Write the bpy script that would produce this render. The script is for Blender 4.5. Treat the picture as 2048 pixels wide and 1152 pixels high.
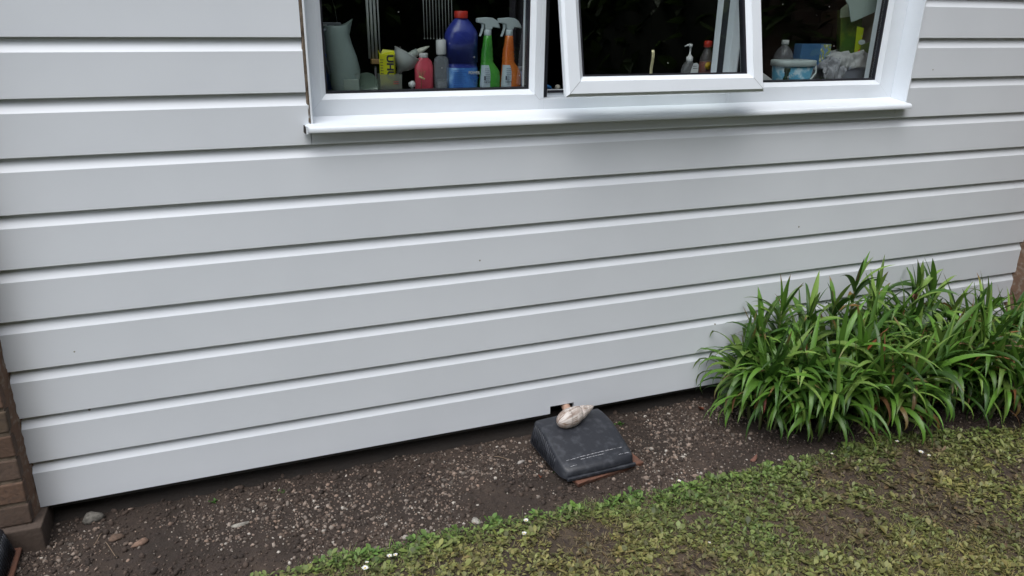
import bpy, math, random
import numpy as np
from mathutils import Matrix, Vector, Euler
R = math.radians
PI = math.pi
S = bpy.context.scene
for o in list(bpy.data.objects): bpy.data.objects.remove(o)
C = S.collection

# ------------------------------------------------------------ camera, sky, sun, exposure
CAM = np.array([0.0, -2.293, 1.529])
RM = np.array([[0.93162565, 0.34007, 0.12808], [-0.36, 0.873, 0.33], [0, -0.35, 0.937]])
def cam_rot(yaw, pit, rol):
    cy, sy = math.cos(yaw), math.sin(yaw); cp, sp = math.cos(pit), math.sin(pit); cr, sr = math.cos(rol), math.sin(rol)
    return (np.array([[cy, -sy, 0], [sy, cy, 0], [0, 0, 1]]) @ np.array([[1, 0, 0], [0, cp, -sp], [0, sp, cp]])
            @ np.array([[cr, 0, sr], [0, 1, 0], [-sr, 0, cr]]))
RM = cam_rot(-0.37157, -0.35759, -0.01668)
FPX = 1513.05
cd = bpy.data.cameras.new('camera'); cam = bpy.data.objects.new('camera', cd); C.objects.link(cam)
cd.sensor_width = 36; cd.lens = 36 * FPX / 2048; cd.clip_end = 500; cd.clip_start = 0.05
M3 = RM @ np.array([[1, 0, 0], [0, 0, -1], [0, 1, 0]])
cam.matrix_world = Matrix([[*M3[0], CAM[0]], [*M3[1], CAM[1]], [*M3[2], CAM[2]], [0, 0, 0, 1]])
S.camera = cam
S.render.resolution_x = 1024; S.render.resolution_y = 576
S.view_settings.view_transform = 'Standard'; S.view_settings.look = 'None'
S.view_settings.exposure = 1.5; S.view_settings.gamma = 1
SUN_EL, SUN_AZ = R(62), R(215)       # azimuth measured clockwise from +y
w = bpy.data.worlds.new("World"); S.world = w; w.use_nodes = True
nt = w.node_tree; nt.nodes.clear()
sky = nt.nodes.new('ShaderNodeTexSky'); sky.sky_type = 'NISHITA'; sky.sun_disc = False
sky.sun_elevation = SUN_EL; sky.sun_rotation = SUN_AZ; sky.dust_density = 1.5; sky.air_density = 1.0; sky.ozone_density = 1.0
hs = nt.nodes.new('ShaderNodeHueSaturation'); hs.inputs['Saturation'].default_value = 0.42
bg = nt.nodes.new('ShaderNodeBackground'); bg.inputs[1].default_value = 0.12
wo = nt.nodes.new('ShaderNodeOutputWorld')
nt.links.new(sky.outputs[0], hs.inputs['Color']); nt.links.new(hs.outputs[0], bg.inputs[0]); nt.links.new(bg.outputs[0], wo.inputs[0])
sl = bpy.data.lights.new('sun', 'SUN'); sl.energy = 0.7; sl.angle = R(50); sl.color = (1, 0.99, 0.97)
so = bpy.data.objects.new('sun', sl); C.objects.link(so)
sd = Vector((math.sin(SUN_AZ) * math.cos(SUN_EL), math.cos(SUN_AZ) * math.cos(SUN_EL), math.sin(SUN_EL)))
so.rotation_euler = sd.to_track_quat('Z', 'Y').to_euler()

# ------------------------------------------------------------ small maths helpers
def at(u, v, y):                      # point of the plane y = const seen at a spot of the photograph (2048 px wide)
    d = RM @ np.array([(u - 1024) / FPX, 1, -(v - 576) / FPX]); t = (y - CAM[1]) / d[1]; return CAM + t * d
def atz(u, v, z):
    d = RM @ np.array([(u - 1024) / FPX, 1, -(v - 576) / FPX]); t = (z - CAM[2]) / d[2]; return CAM + t * d
_rg = np.random.RandomState(5); _tab = _rg.rand(256, 256)
def vnoise(x, y, s=1.0, off=0):
    x = np.asarray(x, float) * s + 37.3 + off; y = np.asarray(y, float) * s + 11.7 + off * 1.7
    xi = np.floor(x).astype(int); yi = np.floor(y).astype(int); fx = x - xi; fy = y - yi
    fx = fx * fx * (3 - 2 * fx); fy = fy * fy * (3 - 2 * fy)
    t = lambda a, b: _tab[a % 256, b % 256]
    return (t(xi, yi) * (1 - fx) + t(xi + 1, yi) * fx) * (1 - fy) + (t(xi, yi + 1) * (1 - fx) + t(xi + 1, yi + 1) * fx) * fy
def fbm(x, y, s=1.0, o=4, off=0):
    r = 0; a = 1; n = 0
    for i in range(o): r = r + a * vnoise(x, y, s * 2 ** i, off + i * 9); n += a; a *= .5
    return r / n

# ------------------------------------------------------------ materials
def mat(name, col, rough=.5, metal=0, alpha=1, bump=None, attr=None, noise=None, spec=.5, transl=0, specks=None, coat=0):
    m = bpy.data.materials.new(name); m.use_nodes = True; t = m.node_tree; b = t.nodes['Principled BSDF']
    L = t.links.new
    b.inputs['Base Color'].default_value = (*col, 1); b.inputs['Roughness'].default_value = rough
    b.inputs['Metallic'].default_value = metal; b.inputs['Specular IOR Level'].default_value = spec
    b.inputs['Coat Weight'].default_value = coat
    tc = t.nodes.new('ShaderNodeTexCoord'); src = None
    if attr:
        a = t.nodes.new('ShaderNodeAttribute'); a.attribute_name = 'Col'; src = a.outputs['Color']
    if noise:                                      # (scale, second colour, contrast low, high)
        sc, c2, lo, hi = noise
        n = t.nodes.new('ShaderNodeTexNoise'); n.inputs['Scale'].default_value = sc; n.inputs['Detail'].default_value = 8
        L(tc.outputs['Object'], n.inputs['Vector'])
        r = t.nodes.new('ShaderNodeMapRange'); r.inputs[1].default_value = lo; r.inputs[2].default_value = hi
        L(n.outputs['Fac'], r.inputs[0])
        x = t.nodes.new('ShaderNodeMix'); x.data_type = 'RGBA'; L(r.outputs[0], x.inputs['Factor'])
        x.inputs['A'].default_value = (*col, 1); x.inputs['B'].default_value = (*c2, 1)
        if src: L(src, x.inputs['A'])
        src = x.outputs['Result']
    if specks:                                     # (scale, threshold, colour)
        sc, th, c3 = specks
        n = t.nodes.new('ShaderNodeTexVoronoi'); n.inputs['Scale'].default_value = sc; L(tc.outputs['Object'], n.inputs['Vector'])
        n2 = t.nodes.new('ShaderNodeMath'); n2.operation = 'LESS_THAN'; n2.inputs[1].default_value = th; L(n.outputs['Distance'], n2.inputs[0])
        n3 = t.nodes.new('ShaderNodeMath'); n3.operation = 'GREATER_THAN'; n3.inputs[1].default_value = .78
        sp = t.nodes.new('ShaderNodeSeparateColor'); L(n.outputs['Color'], sp.inputs[0]); L(sp.outputs[0], n3.inputs[0])
        n4 = t.nodes.new('ShaderNodeMath'); n4.operation = 'MULTIPLY'; L(n2.outputs[0], n4.inputs[0]); L(n3.outputs[0], n4.inputs[1])
        x = t.nodes.new('ShaderNodeMix'); x.data_type = 'RGBA'; L(n4.outputs[0], x.inputs['Factor'])
        x.inputs['A'].default_value = (*col, 1); x.inputs['B'].default_value = (*c3, 1)
        if src: L(src, x.inputs['A'])
        src = x.outputs['Result']
    if src: L(src, b.inputs['Base Color'])
    if bump:                                       # (scale, strength, distance)
        n = t.nodes.new('ShaderNodeTexNoise'); n.inputs['Scale'].default_value = bump[0]; n.inputs['Detail'].default_value = 6
        L(tc.outputs['Object'], n.inputs['Vector'])
        bp = t.nodes.new('ShaderNodeBump'); bp.inputs['Strength'].default_value = bump[1]; bp.inputs['Distance'].default_value = bump[2]
        L(n.outputs['Fac'], bp.inputs['Height']); L(bp.outputs[0], b.inputs['Normal'])
    out = t.nodes['Material Output']; cur = b.outputs[0]
    if transl:
        tr = t.nodes.new('ShaderNodeBsdfTranslucent'); tr.inputs[0].default_value = (*col, 1)
        if src: L(src, tr.inputs[0])
        mx = t.nodes.new('ShaderNodeMixShader'); mx.inputs[0].default_value = transl
        L(cur, mx.inputs[1]); L(tr.outputs[0], mx.inputs[2]); cur = mx.outputs[0]
    if alpha < 1:
        tp = t.nodes.new('ShaderNodeBsdfTransparent'); tp.inputs[0].default_value = (*[min(1, .75 + .25 * c) for c in col], 1)
        mx = t.nodes.new('ShaderNodeMixShader'); mx.inputs[0].default_value = alpha
        L(tp.outputs[0], mx.inputs[1]); L(cur, mx.inputs[2]); cur = mx.outputs[0]
    L(cur, out.inputs[0])
    return m
def glass_mat(name):
    m = bpy.data.materials.new(name); m.use_nodes = True; t = m.node_tree; t.nodes.clear(); L = t.links.new
    o = t.nodes.new('ShaderNodeOutputMaterial'); tp = t.nodes.new('ShaderNodeBsdfTransparent'); tp.inputs[0].default_value = (.93, .955, .95, 1)
    g = t.nodes.new('ShaderNodeBsdfGlossy'); g.inputs['Roughness'].default_value = .004
    f = t.nodes.new('ShaderNodeFresnel'); f.inputs[0].default_value = 1.5
    k = t.nodes.new('ShaderNodeMath'); k.operation = 'MULTIPLY'; k.inputs[1].default_value = 2.0; L(f.outputs[0], k.inputs[0])
    ge = t.nodes.new('ShaderNodeNewGeometry'); iv = t.nodes.new('ShaderNodeMath'); iv.operation = 'SUBTRACT'; iv.inputs[0].default_value = 1; L(ge.outputs['Backfacing'], iv.inputs[1])
    kk = t.nodes.new('ShaderNodeMath'); kk.operation = 'MULTIPLY'; kk.use_clamp = True; L(k.outputs[0], kk.inputs[0]); L(iv.outputs[0], kk.inputs[1]); k = kk
    mx = t.nodes.new('ShaderNodeMixShader'); L(k.outputs[0], mx.inputs[0]); L(tp.outputs[0], mx.inputs[1]); L(g.outputs[0], mx.inputs[2])
    tc = t.nodes.new('ShaderNodeTexCoord'); v = t.nodes.new('ShaderNodeTexVoronoi'); v.inputs['Scale'].default_value = 38
    L(tc.outputs['Object'], v.inputs['Vector'])
    th = t.nodes.new('ShaderNodeMath'); th.operation = 'LESS_THAN'; th.inputs[1].default_value = .085; L(v.outputs['Distance'], th.inputs[0])
    sp = t.nodes.new('ShaderNodeSeparateColor'); L(v.outputs['Color'], sp.inputs[0])
    t2 = t.nodes.new('ShaderNodeMath'); t2.operation = 'GREATER_THAN'; t2.inputs[1].default_value = .9; L(sp.outputs[0], t2.inputs[0])
    t3 = t.nodes.new('ShaderNodeMath'); t3.operation = 'MULTIPLY'; L(th.outputs[0], t3.inputs[0]); L(t2.outputs[0], t3.inputs[1])
    t4 = t.nodes.new('ShaderNodeMath'); t4.operation = 'MULTIPLY'; t4.inputs[1].default_value = .35; L(t3.outputs[0], t4.inputs[0])
    d = t.nodes.new('ShaderNodeBsdfDiffuse'); d.inputs[0].default_value = (.6, .6, .57, 1)
    m2 = t.nodes.new('ShaderNodeMixShader'); L(t4.outputs[0], m2.inputs[0]); L(mx.outputs[0], m2.inputs[1]); L(d.outputs[0], m2.inputs[2])
    L(m2.outputs[0], o.inputs[0]); return m

M = dict(
    clad=mat('cladding_plastic', (.70, .73, .768), .38, noise=(3, (.66, .69, .728), .35, .75), specks=(9, .035, (.25, .24, .2)), bump=(60, .03, .002)),
    upvc=mat('window_plastic', (.72, .76, .80), .3, noise=(7, (.68, .72, .755), .45, .8), bump=(40, .02, .002)),
    gasket=mat('black_gasket', (.012, .012, .018), .5),
    glass=glass_mat('window_glass'),
    brick=mat('brick', (.2, .11, .07), .9, attr=1, noise=(55, (.05, .035, .028), .48, .85), bump=(90, .5, .004)),
    mortar=mat('mortar', (.17, .13, .095), .95, noise=(35, (.07, .05, .035), .4, .7), bump=(120, .6, .004)),
    sealant=mat('rusty_sealant', (.17, .10, .065), .9, noise=(50, (.26, .21, .165), .5, .7), bump=(90, .6, .004)),
    plinth=mat('plinth_dark', (.022, .017, .014), .95, noise=(12, (.02, .017, .015), .4, .7), bump=(40, .5, .01)),
    soil=mat('soil', (.07, .05, .038), .95, attr=1, noise=(45, (.035, .024, .019), .42, .68), bump=(160, .7, .006)),
    stone=mat('gravel_stone', (.3, .27, .24), .85, attr=1, bump=(300, .4, .002)),
    weed=mat('weed_leaf', (.1, .13, .03), .55, attr=1, transl=.25),
    strap=mat('strap_leaf', (.06, .13, .02), .42, attr=1, transl=.22),
    black=mat('black_plastic', (.019, .021, .027), .46, noise=(42, (.065, .069, .08), .5, .84), bump=(110, .25, .002)),
    scuff=mat('white_scuff', (.55, .55, .57), .8, noise=(110, (.07, .07, .075), .46, .62)),
    tile=mat('terracotta', (.15, .065, .04), .85, noise=(28, (.10, .055, .04), .4, .7), bump=(80, .5, .004)),
    shell=mat('shell_surface', (.5, .4, .3), .5, attr=1, noise=(60, (.48, .44, .42), .62, .85), bump=(150, .3, .002)),
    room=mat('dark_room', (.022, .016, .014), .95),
    sillw=mat('inside_sill', (.22, .22, .22), .5),
)
def simple(name, c, r=.4, gain=1, **k):
    c = tuple(min(.8, q * gain) for q in c); return mat(name, c, r, **k)

# ------------------------------------------------------------ mesh builder
class MB:
    def __init__(s): s.v = []; s.f = []; s.c = []; s.m = []; s.sm = []
    def add(s, vs, fs, col=None, mi=0, smooth=False):
        b = len(s.v); s.v += [tuple(map(float, p)) for p in vs]; s.f += [tuple(b + i for i in f) for f in fs]
        s.m += [mi] * len(fs); s.sm += [smooth] * len(fs)
        s.c += ([(*col, 1)] * len(vs)) if (col is None or np.ndim(col) == 1) and col is not None else ([(*k, 1) for k in col] if col is not None else [(1, 1, 1, 1)] * len(vs))
    def box(s, x0, x1, y0, y1, z0, z1, col=None, mi=0, jit=0):
        v = [[x, y, z] for z in (z0, z1) for y in (y0, y1) for x in (x0, x1)]
        if jit: v = [[c + random.uniform(-jit, jit) for c in p] for p in v]
        s.add(v, [(0, 2, 3, 1), (4, 5, 7, 6), (0, 1, 5, 4), (1, 3, 7, 5), (3, 2, 6, 7), (2, 0, 4, 6)], col, mi)
    def rings(s, rs, cap=True, closed=True, smooth=True, col=None, mi=0):
        n = len(rs[0]); v = [p for r in rs for p in r]; f = []
        for i in range(len(rs) - 1):
            for j in range(n if closed else n - 1):
                k = (j + 1) % n; f.append((i * n + j, i * n + k, (i + 1) * n + k, (i + 1) * n + j))
        if cap and closed: f.append(tuple(range(n - 1, -1, -1))); f.append(tuple((len(rs) - 1) * n + j for j in range(n)))
        s.add(v, f, col, mi, smooth)
    def lathe(s, prof, x=0, y=0, n=28, sx=1, sy=1, **k):
        s.rings([[(x + r * sx * math.cos(a * 2 * PI / n), y + r * sy * math.sin(a * 2 * PI / n), z) for a in range(n)] for r, z in prof], **k)
    def tube(s, pts, r, n=8, **k):
        rs = []; P = [Vector(p) for p in pts]; up = Vector((0.13, .21, .97)).normalized()
        for i, p in enumerate(P):
            t = (P[min(i + 1, len(P) - 1)] - P[max(i - 1, 0)]).normalized(); a = t.cross(up)
            if a.length < .05: a = t.cross(Vector((1, 0, 0)))
            a.normalize(); b = t.cross(a); rr = r[i] if hasattr(r, '__len__') else r
            rs.append([p + a * rr * math.cos(q * 2 * PI / n) + b * rr * math.sin(q * 2 * PI / n) for q in range(n)])
        s.rings(rs, **k)
    def prism(s, poly, y0, y1, mi=0, col=None, ax='y', smooth=False):   # polygon in x,z extruded along y
        n = len(poly); v = [(x, y0, z) for x, z in poly] + [(x, y1, z) for x, z in poly]
        if ax == 'x': v = [(y, x, z) for x, y, z in v]
        f = [tuple(range(n)), tuple(range(2 * n - 1, n - 1, -1))] + [(i, n + i, n + (i + 1) % n, (i + 1) % n) for i in range(n)]
        s.add(v, f, col, mi, smooth)
    def build(s, name, mats, parent=None, bevel=0, loc=None, fix=True, auto=None):
        me = bpy.data.meshes.new(name); me.from_pydata(s.v, [], s.f)
        for m in (mats if isinstance(mats, (list, tuple)) else [mats]): me.materials.append(m)
        me.polygons.foreach_set('material_index', s.m); me.polygons.foreach_set('use_smooth', s.sm)
        a = me.color_attributes.new('Col', 'FLOAT_COLOR', 'POINT'); a.data.foreach_set('color', np.array(s.c, np.float32).ravel())
        if fix:
            import bmesh
            bm = bmesh.new(); bm.from_mesh(me); bmesh.ops.recalc_face_normals(bm, faces=bm.faces); bm.to_mesh(me); bm.free()
        if auto: me.set_sharp_from_angle(angle=R(auto))
        o = bpy.data.objects.new(name, me); C.objects.link(o)
        if parent: o.parent = parent
        if loc: o.location = loc
        if bevel:
            b = o.modifiers.new('bevel', 'BEVEL'); b.width = bevel; b.segments = 2; b.limit_method = 'ANGLE'; b.angle_limit = R(35)
        return o
def tag(o, label=None, cat=None, group=None, kind=None):
    for k, v in (('label', label), ('category', cat), ('group', group), ('kind', kind)):
        if v: o[k] = v
    return o
def thing(name, label, cat, loc=(0, 0, 0), rz=0, group=None):
    o = bpy.data.objects.new(name, None); o.empty_display_size = .05; C.objects.link(o); o.location = loc; o.rotation_euler = (0, 0, rz)
    return tag(o, label, cat, group)
def mesh_np(name, V, F, col, m, smooth=False):         # big meshes of equal-sized faces
    me = bpy.data.meshes.new(name); V = np.asarray(V, np.float32); F = np.asarray(F, np.int32); k = F.shape[1]
    me.vertices.add(len(V)); me.vertices.foreach_set('co', V.ravel())
    me.loops.add(F.size); me.loops.foreach_set('vertex_index', F.ravel())
    me.polygons.add(len(F)); me.polygons.foreach_set('loop_start', np.arange(len(F), dtype=np.int32) * k)
    me.polygons.foreach_set('loop_total', np.full(len(F), k, np.int32))
    if smooth: me.polygons.foreach_set('use_smooth', np.ones(len(F), bool))
    me.update(calc_edges=True); me.validate()
    a = me.color_attributes.new('Col', 'FLOAT_COLOR', 'POINT')
    c = np.ones((len(V), 4), np.float32); c[:, :3] = col; a.data.foreach_set('color', c.ravel())
    me.materials.append(m); o = bpy.data.objects.new(name, me); C.objects.link(o); return o
def text(name, body, size, m, parent, loc, rot=(PI / 2, 0, 0), sx=1, bold=0):
    cu = bpy.data.curves.new(name, 'FONT'); cu.body = body; cu.size = size; cu.align_x = 'CENTER'; cu.align_y = 'CENTER'
    cu.extrude = .0002; cu.offset = bold
    t = bpy.data.objects.new(name, cu); me = bpy.data.meshes.new_from_object(t); bpy.data.objects.remove(t)
    me.materials.append(m); o = bpy.data.objects.new(name, me); C.objects.link(o); o.parent = parent
    o.location = loc; o.rotation_euler = rot; o.scale = (sx, 1, 1); return o

# ============================================================ THE SETTING: soil and lawn
EX = [-6, -1, .079, .3, .532, .8, 1.092, 1.4, 1.711, 2.0, 2.192, 2.5, 2.786, 4, 8]
EY = [-.50, -.49, -.458, -.445, -.435, -.455, -.462, -.485, -.50, -.485, -.479, -.53, -.60, -.66, -.7]
def edge(x): return np.interp(x, EX, EY) + (fbm(x, np.asarray(x) * 0 + 3, 9, 3) - .5) * .05
def soil_h(x, y):
    h = (fbm(x, y, 5, 5, 1) - .5) * .030 + (fbm(x, y, 45, 3, 7) - .5) * .010
    lawn = 1 / (1 + np.exp((y - edge(x)) / .012))
    return h * (1 - .35 * lawn) + lawn * .014
def grid(name, x0, x1, y0, y1, st, zoff=0):
    xs = np.arange(x0, x1 + st / 2, st); ys = np.arange(y0, y1 + st / 2, st); X, Y = np.meshgrid(xs, ys); n, mm = X.shape
    Z = soil_h(X, Y) + zoff; V = np.stack([X, Y, Z], -1).reshape(-1, 3); i = np.arange(n * mm).reshape(n, mm)
    F = np.stack([i[:-1, :-1], i[:-1, 1:], i[1:, 1:], i[1:, :-1]], -1).reshape(-1, 4)
    k = fbm(X, Y, 4, 4, 3).reshape(-1, 1); k = np.clip((k - .35) * 3.2, 0, 1)
    ln = (1 / (1 + np.exp((Y - edge(X)) / .02))).reshape(-1, 1)
    col = (np.array([.026, .018, .013]) * (1 - k) + np.array([.060, .042, .031]) * k) * (1 - ln) + ln * (np.array([.050, .037, .022]) * (1 - k) + np.array([.082, .058, .038]) * k)
    return mesh_np(name, V, F, col, M['soil'], True)
tag(grid('soil', -1.3, 4.1, -2.4, .16, .006), kind='structure')
b = MB(); b.add([(-60, -60, -.03), (60, -60, -.03), (60, 60, -.03), (-60, 60, -.03)], [(0, 1, 2, 3)])
tag(b.build('lawn', simple('far_grass', (.07, .09, .03), .9, noise=(6, (.05, .045, .02), .4, .6))), kind='structure')

# gravel and crumbs of soil lying in the bed
def ico():
    p = (1 + 5 ** .5) / 2
    v = np.array([(-1, p, 0), (1, p, 0), (-1, -p, 0), (1, -p, 0), (0, -1, p), (0, 1, p), (0, -1, -p), (0, 1, -p), (p, 0, -1), (p, 0, 1), (-p, 0, -1), (-p, 0, 1)], float)
    f = np.array([(0, 11, 5), (0, 5, 1), (0, 1, 7), (0, 7, 10), (0, 10, 11), (1, 5, 9), (5, 11, 4), (11, 10, 2), (10, 7, 6), (7, 1, 8), (3, 9, 4), (3, 4, 2), (3, 2, 6), (3, 6, 8), (3, 8, 9), (4, 9, 5), (2, 4, 11), (6, 2, 10), (8, 6, 7), (9, 8, 1)])
    return v / np.linalg.norm(v[0]), f
def scatter_stones(name, x, y, size, col, m, rs, flat=.6, sink=.25, smooth=False):
    v, f = ico(); n = len(x)
    V = v[None] * (1 + rs.uniform(-.28, .28, (n, 12, 1)))
    V = V * np.stack([rs.uniform(.7, 1.25, n), rs.uniform(.6, 1.0, n), rs.uniform(.4, .4 + flat, n)], -1)[:, None] * size[:, None, None]
    a = rs.uniform(0, 2 * PI, n); tl = rs.normal(0, .35, n)
    Y2 = V[..., 1] * np.cos(tl)[:, None] - V[..., 2] * np.sin(tl)[:, None]; Z2 = V[..., 1] * np.sin(tl)[:, None] + V[..., 2] * np.cos(tl)[:, None]
    X2 = V[..., 0] * np.cos(a)[:, None] - Y2 * np.sin(a)[:, None]; Y3 = V[..., 0] * np.sin(a)[:, None] + Y2 * np.cos(a)[:, None]
    P = np.stack([X2 + x[:, None], Y3 + y[:, None], Z2 + (soil_h(x, y) + size * sink)[:, None]], -1).reshape(-1, 3)
    F = (f[None] + (np.arange(n) * 12)[:, None, None]).reshape(-1, 3)
    return mesh_np(name, P, F, np.repeat(col, 12, 0), m, smooth)
rs = np.random.RandomState(3)
def bed_points(n, dens):
    x = rs.uniform(-1.1, 3.3, n); y = rs.uniform(-.62, .05, n); k = (y > edge(x) - .01) & (rs.rand(n) < dens(x, y)); return x[k], y[k]
gd = lambda x, y: np.clip((fbm(x, y, 3.5, 3, 21) - .36) * 4.2, .10, 1) * np.where(y > -.05, .45, 1) * np.where((x > 1.1) & (x < 1.95), 2.9, 1)
x, y = bed_points(30000, gd); n = len(x)
sz = np.clip(rs.lognormal(math.log(.0029), .50, n), .0013, .010) * np.where((x > 1.1) & (x < 1.95), 1.08, 1)
g = rs.rand(n, 1); tone = rs.rand(n, 1) ** 1.6
col = (np.array([.20, .14, .105]) * (1 - g) + np.array([.19, .16, .135]) * g) * (.45 + 1.0 * tone)
wh = rs.rand(n) < np.where(y < -.28, .10, .04); col[wh] = np.array([.42, .38, .33]) * rs.uniform(.7, 1.1, (wh.sum(), 1))
tag(scatter_stones('gravel', x, y, sz, col, M['stone'], rs), 'small brown and pale gravel scattered over the soil bed', 'gravel', kind='stuff')
x, y = bed_points(26000, lambda x, y: np.clip((fbm(x, y, 6, 3, 55) - .3) * 3, .2, 1)); n = len(x)
sz = np.clip(rs.lognormal(math.log(.0034), .5, n), .0015, .012)
col = np.array([.048, .033, .025]) * rs.uniform(.5, 1.5, (n, 1))
tag(scatter_stones('soil_crumbs', x, y, sz, col, M['stone'], rs, 1.0), 'dark crumbs of loose soil lying in the bed', 'soil', kind='stuff')

# stones one can tell apart
def rock(name, label, cat, u, v, size, col, seed, flat=.6, rz=0, z=0):
    p = atz(u, v, .005); r_ = random.Random(seed); b = MB(); rg = []
    for i in range(9):
        th = PI * i / 8 + .001; ring = []
        for j in range(14):
            ph = 2 * PI * j / 14; k = 1 + .13 * math.sin(3 * ph + seed) * math.sin(th) + r_.uniform(-.06, .06)
            ring.append((size[0] * math.sin(th) * math.cos(ph) * k, size[1] * math.sin(th) * math.sin(ph) * k, size[2] * math.cos(th) * k))
        rg.append(ring)
    b.rings(rg, cap=True, smooth=True)
    o = b.build(name, simple(name + '_surface', col, .9, noise=(90, tuple(c * .45 for c in col), .4, .7), bump=(160, .6, .003)), loc=(p[0], p[1], float(soil_h(p[0], p[1])) + size[2] * .5 + z)); o.rotation_euler = (r_.uniform(-.2, .2), 0, rz)
    return tag(o, label, cat)
rock('pebble', 'rounded grey pebble lying close to the left brick pier', 'pebble', 186, 1038, (.030, .022, .016), (.16, .15, .13), 2)
rock('brick_shard', 'flat reddish brown shard of brick on the soil near the left pier', 'shard', 280, 1082, (.026, .012, .007), (.22, .14, .10), 5, rz=.5)
rock('mortar_lump', 'flat pale crumb of mortar lying in the middle of the soil bed', 'mortar lump', 480, 1049, (.028, .010, .005), (.30, .28, .24), 7, rz=.1)
rock('mortar_lump', 'pale chip of mortar in the gravel left of the black cover', 'mortar lump', 1042, 920, (.017, .008, .005), (.33, .30, .27), 9, rz=.3)
rock('mortar_lump', 'whitish broken crumb by the lawn edge below the soil bed', 'mortar lump', 952, 1040, (.013, .018, .006), (.34, .32, .28), 11, rz=.3)
rock('brick_shard', 'dark brown slab of broken brick on the soil beside the pebble', 'shard', 232, 1072, (.022, .016, .007), (.13, .085, .06), 15, rz=.1)

# fallen leaves and twigs
def fallen_leaf(label, u, v, L, col, rz, seed):
    p = atz(u, v, .005); b = MB(); n = 7; vs = []; r_ = random.Random(seed)
    for i in range(n):
        t = i / (n - 1); w = L * .33 * math.sin(PI * min(1, t * .93 + .05)) ** .8; z = .006 + .010 * math.sin(t * 3.2 + seed)
        vs += [(L * (t - .5), -w, z + .006), (L * (t - .5), 0, z), (L * (t - .5), w, z + .009 * r_.random() + .003)]
    fs = [(i * 3 + j, i * 3 + 3 + j, i * 3 + 4 + j, i * 3 + 1 + j) for i in range(n - 1) for j in (0, 1)]
    b.add(vs, fs, None, 0, True)
    o = b.build('fallen_leaf', simple('fallen_leaf_surface', col, .7, noise=(80, tuple(c * .5 for c in col), .4, .7), transl=.15), loc=(p[0], p[1], float(soil_h(p[0], p[1])) + .002)); o.rotation_euler = (0, 0, rz)
    return tag(o, label, 'fallen leaf')
fallen_leaf('small orange red leaf on the soil left of the black cover', 1081, 954, .024, (.36, .085, .03), 1.1, 1)
fallen_leaf('rust coloured leaf on the soil beside the left edge of the plants', 1402, 822, .035, (.26, .075, .035), .3, 2)
fallen_leaf('curled russet leaf lying under the strap-leaved plants', 1748, 868, .07, (.20, .10, .05), 1.2, 3)
fallen_leaf('pinkish dead leaf on the gravel near the lawn edge right of the cover', 1507, 921, .028, (.22, .10, .07), .1, 4)
for lab, u, v, L, a in (('thin dry twig lying near the left brick pier', 222, 1098, .09, 2.0), ('short pale twig on the soil above the brick shards', 196, 1078, .05, 1.2), ('bent dry stalk on the soil left of the black cover', 1010, 912, .08, 2.6)):
    p = atz(u, v, .005); b = MB(); b.tube([(math.cos(a) * L * t, math.sin(a) * L * t, .006 + .004 * math.sin(t * 5)) for t in np.linspace(-.5, .5, 6)], .0011, 6)
    tag(b.build('twig', simple('twig_bark', (.22, .16, .11), .9), loc=(p[0], p[1], float(soil_h(p[0], p[1])))), lab, 'twig')

# ============================================================ lawn of weeds and grass
VPOLY = [(-.05, -.40), (.30, -.40), (3.6, -.40), (3.6, -1.0), (2.2, -1.5), (1.2, -1.0), (.3, -.72), (-.1, -.6)]
def inview(x, y):
    d = np.stack([x - CAM[0], y - CAM[1], np.full_like(x, -CAM[2])], -1) @ RM; u = 1024 + FPX * d[:, 0] / d[:, 1]; v = 576 - FPX * d[:, 2] / d[:, 1]
    return (u > -120) & (u < 2170) & (v < 1260) & (d[:, 1] > 0)
def lawn_points(n, dens):
    x = rs.uniform(-1.2, 4.0, n); y = rs.uniform(-2.3, -.38, n)
    k = (y < edge(x) + rs.uniform(-.02, .012, n)); x, y = x[k], y[k]
    k = (inview(x, y) | (rs.rand(len(x)) < .25)) & (rs.rand(len(x)) < dens(x, y)); return x[k], y[k]
def bare(x, y):       # worn patches where soil shows
    f = fbm(x, y, 4.2, 4, 77); d = edge(x) - y
    return np.clip((f - .545) * 5.5, 0, .78) * np.clip(d / .12, 0, 1)
def blades(x, y, L, wd, az, el, bend, col, segs=3, z0=None, cup=0):
    n = len(x); t = np.linspace(0, 1, segs + 1); ang = el[:, None] - bend[:, None] * t[None]
    ds = L[:, None] / segs; h = np.concatenate([np.zeros((n, 1)), np.cumsum(np.cos(ang[:, 1:]) * ds, 1)], 1); zz = np.concatenate([np.zeros((n, 1)), np.cumsum(np.sin(ang[:, 1:]) * ds, 1)], 1)
    return t, h, zz
rosL = lambda t: np.array([.18, .34, .95, 1.0, .3])
def leaf_mesh(name, x, y, z, L, wd, az, el, bend, col, prof, cup, label, cat):
    segs = len(prof) - 1; n = len(x); t, h, zz = blades(x, y, L, wd, az, el, bend, col, segs)
    w = prof[None] * wd[:, None] * .5; ca, sa = np.cos(az)[:, None], np.sin(az)[:, None]
    cx = x[:, None] + ca * h; cy = y[:, None] + sa * h; cz = z[:, None] + zz
    l = np.stack([cx - sa * w, cy + ca * w, cz + w * cup], -1); r = np.stack([cx + sa * w, cy - ca * w, cz + w * cup], -1); m_ = np.stack([cx, cy, cz], -1)
    V = np.stack([l, m_, r], 2); k = 3 * (segs + 1); V = V.reshape(n, k, 3)
    f = np.array([(i * 3 + j, i * 3 + j + 1, i * 3 + j + 4, i * 3 + j + 3) for i in range(segs) for j in (0, 1)])
    F = (f[None] + (np.arange(n) * k)[:, None, None]).reshape(-1, 4)
    return V.reshape(-1, 3), F, np.repeat(col, k, 0)
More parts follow.
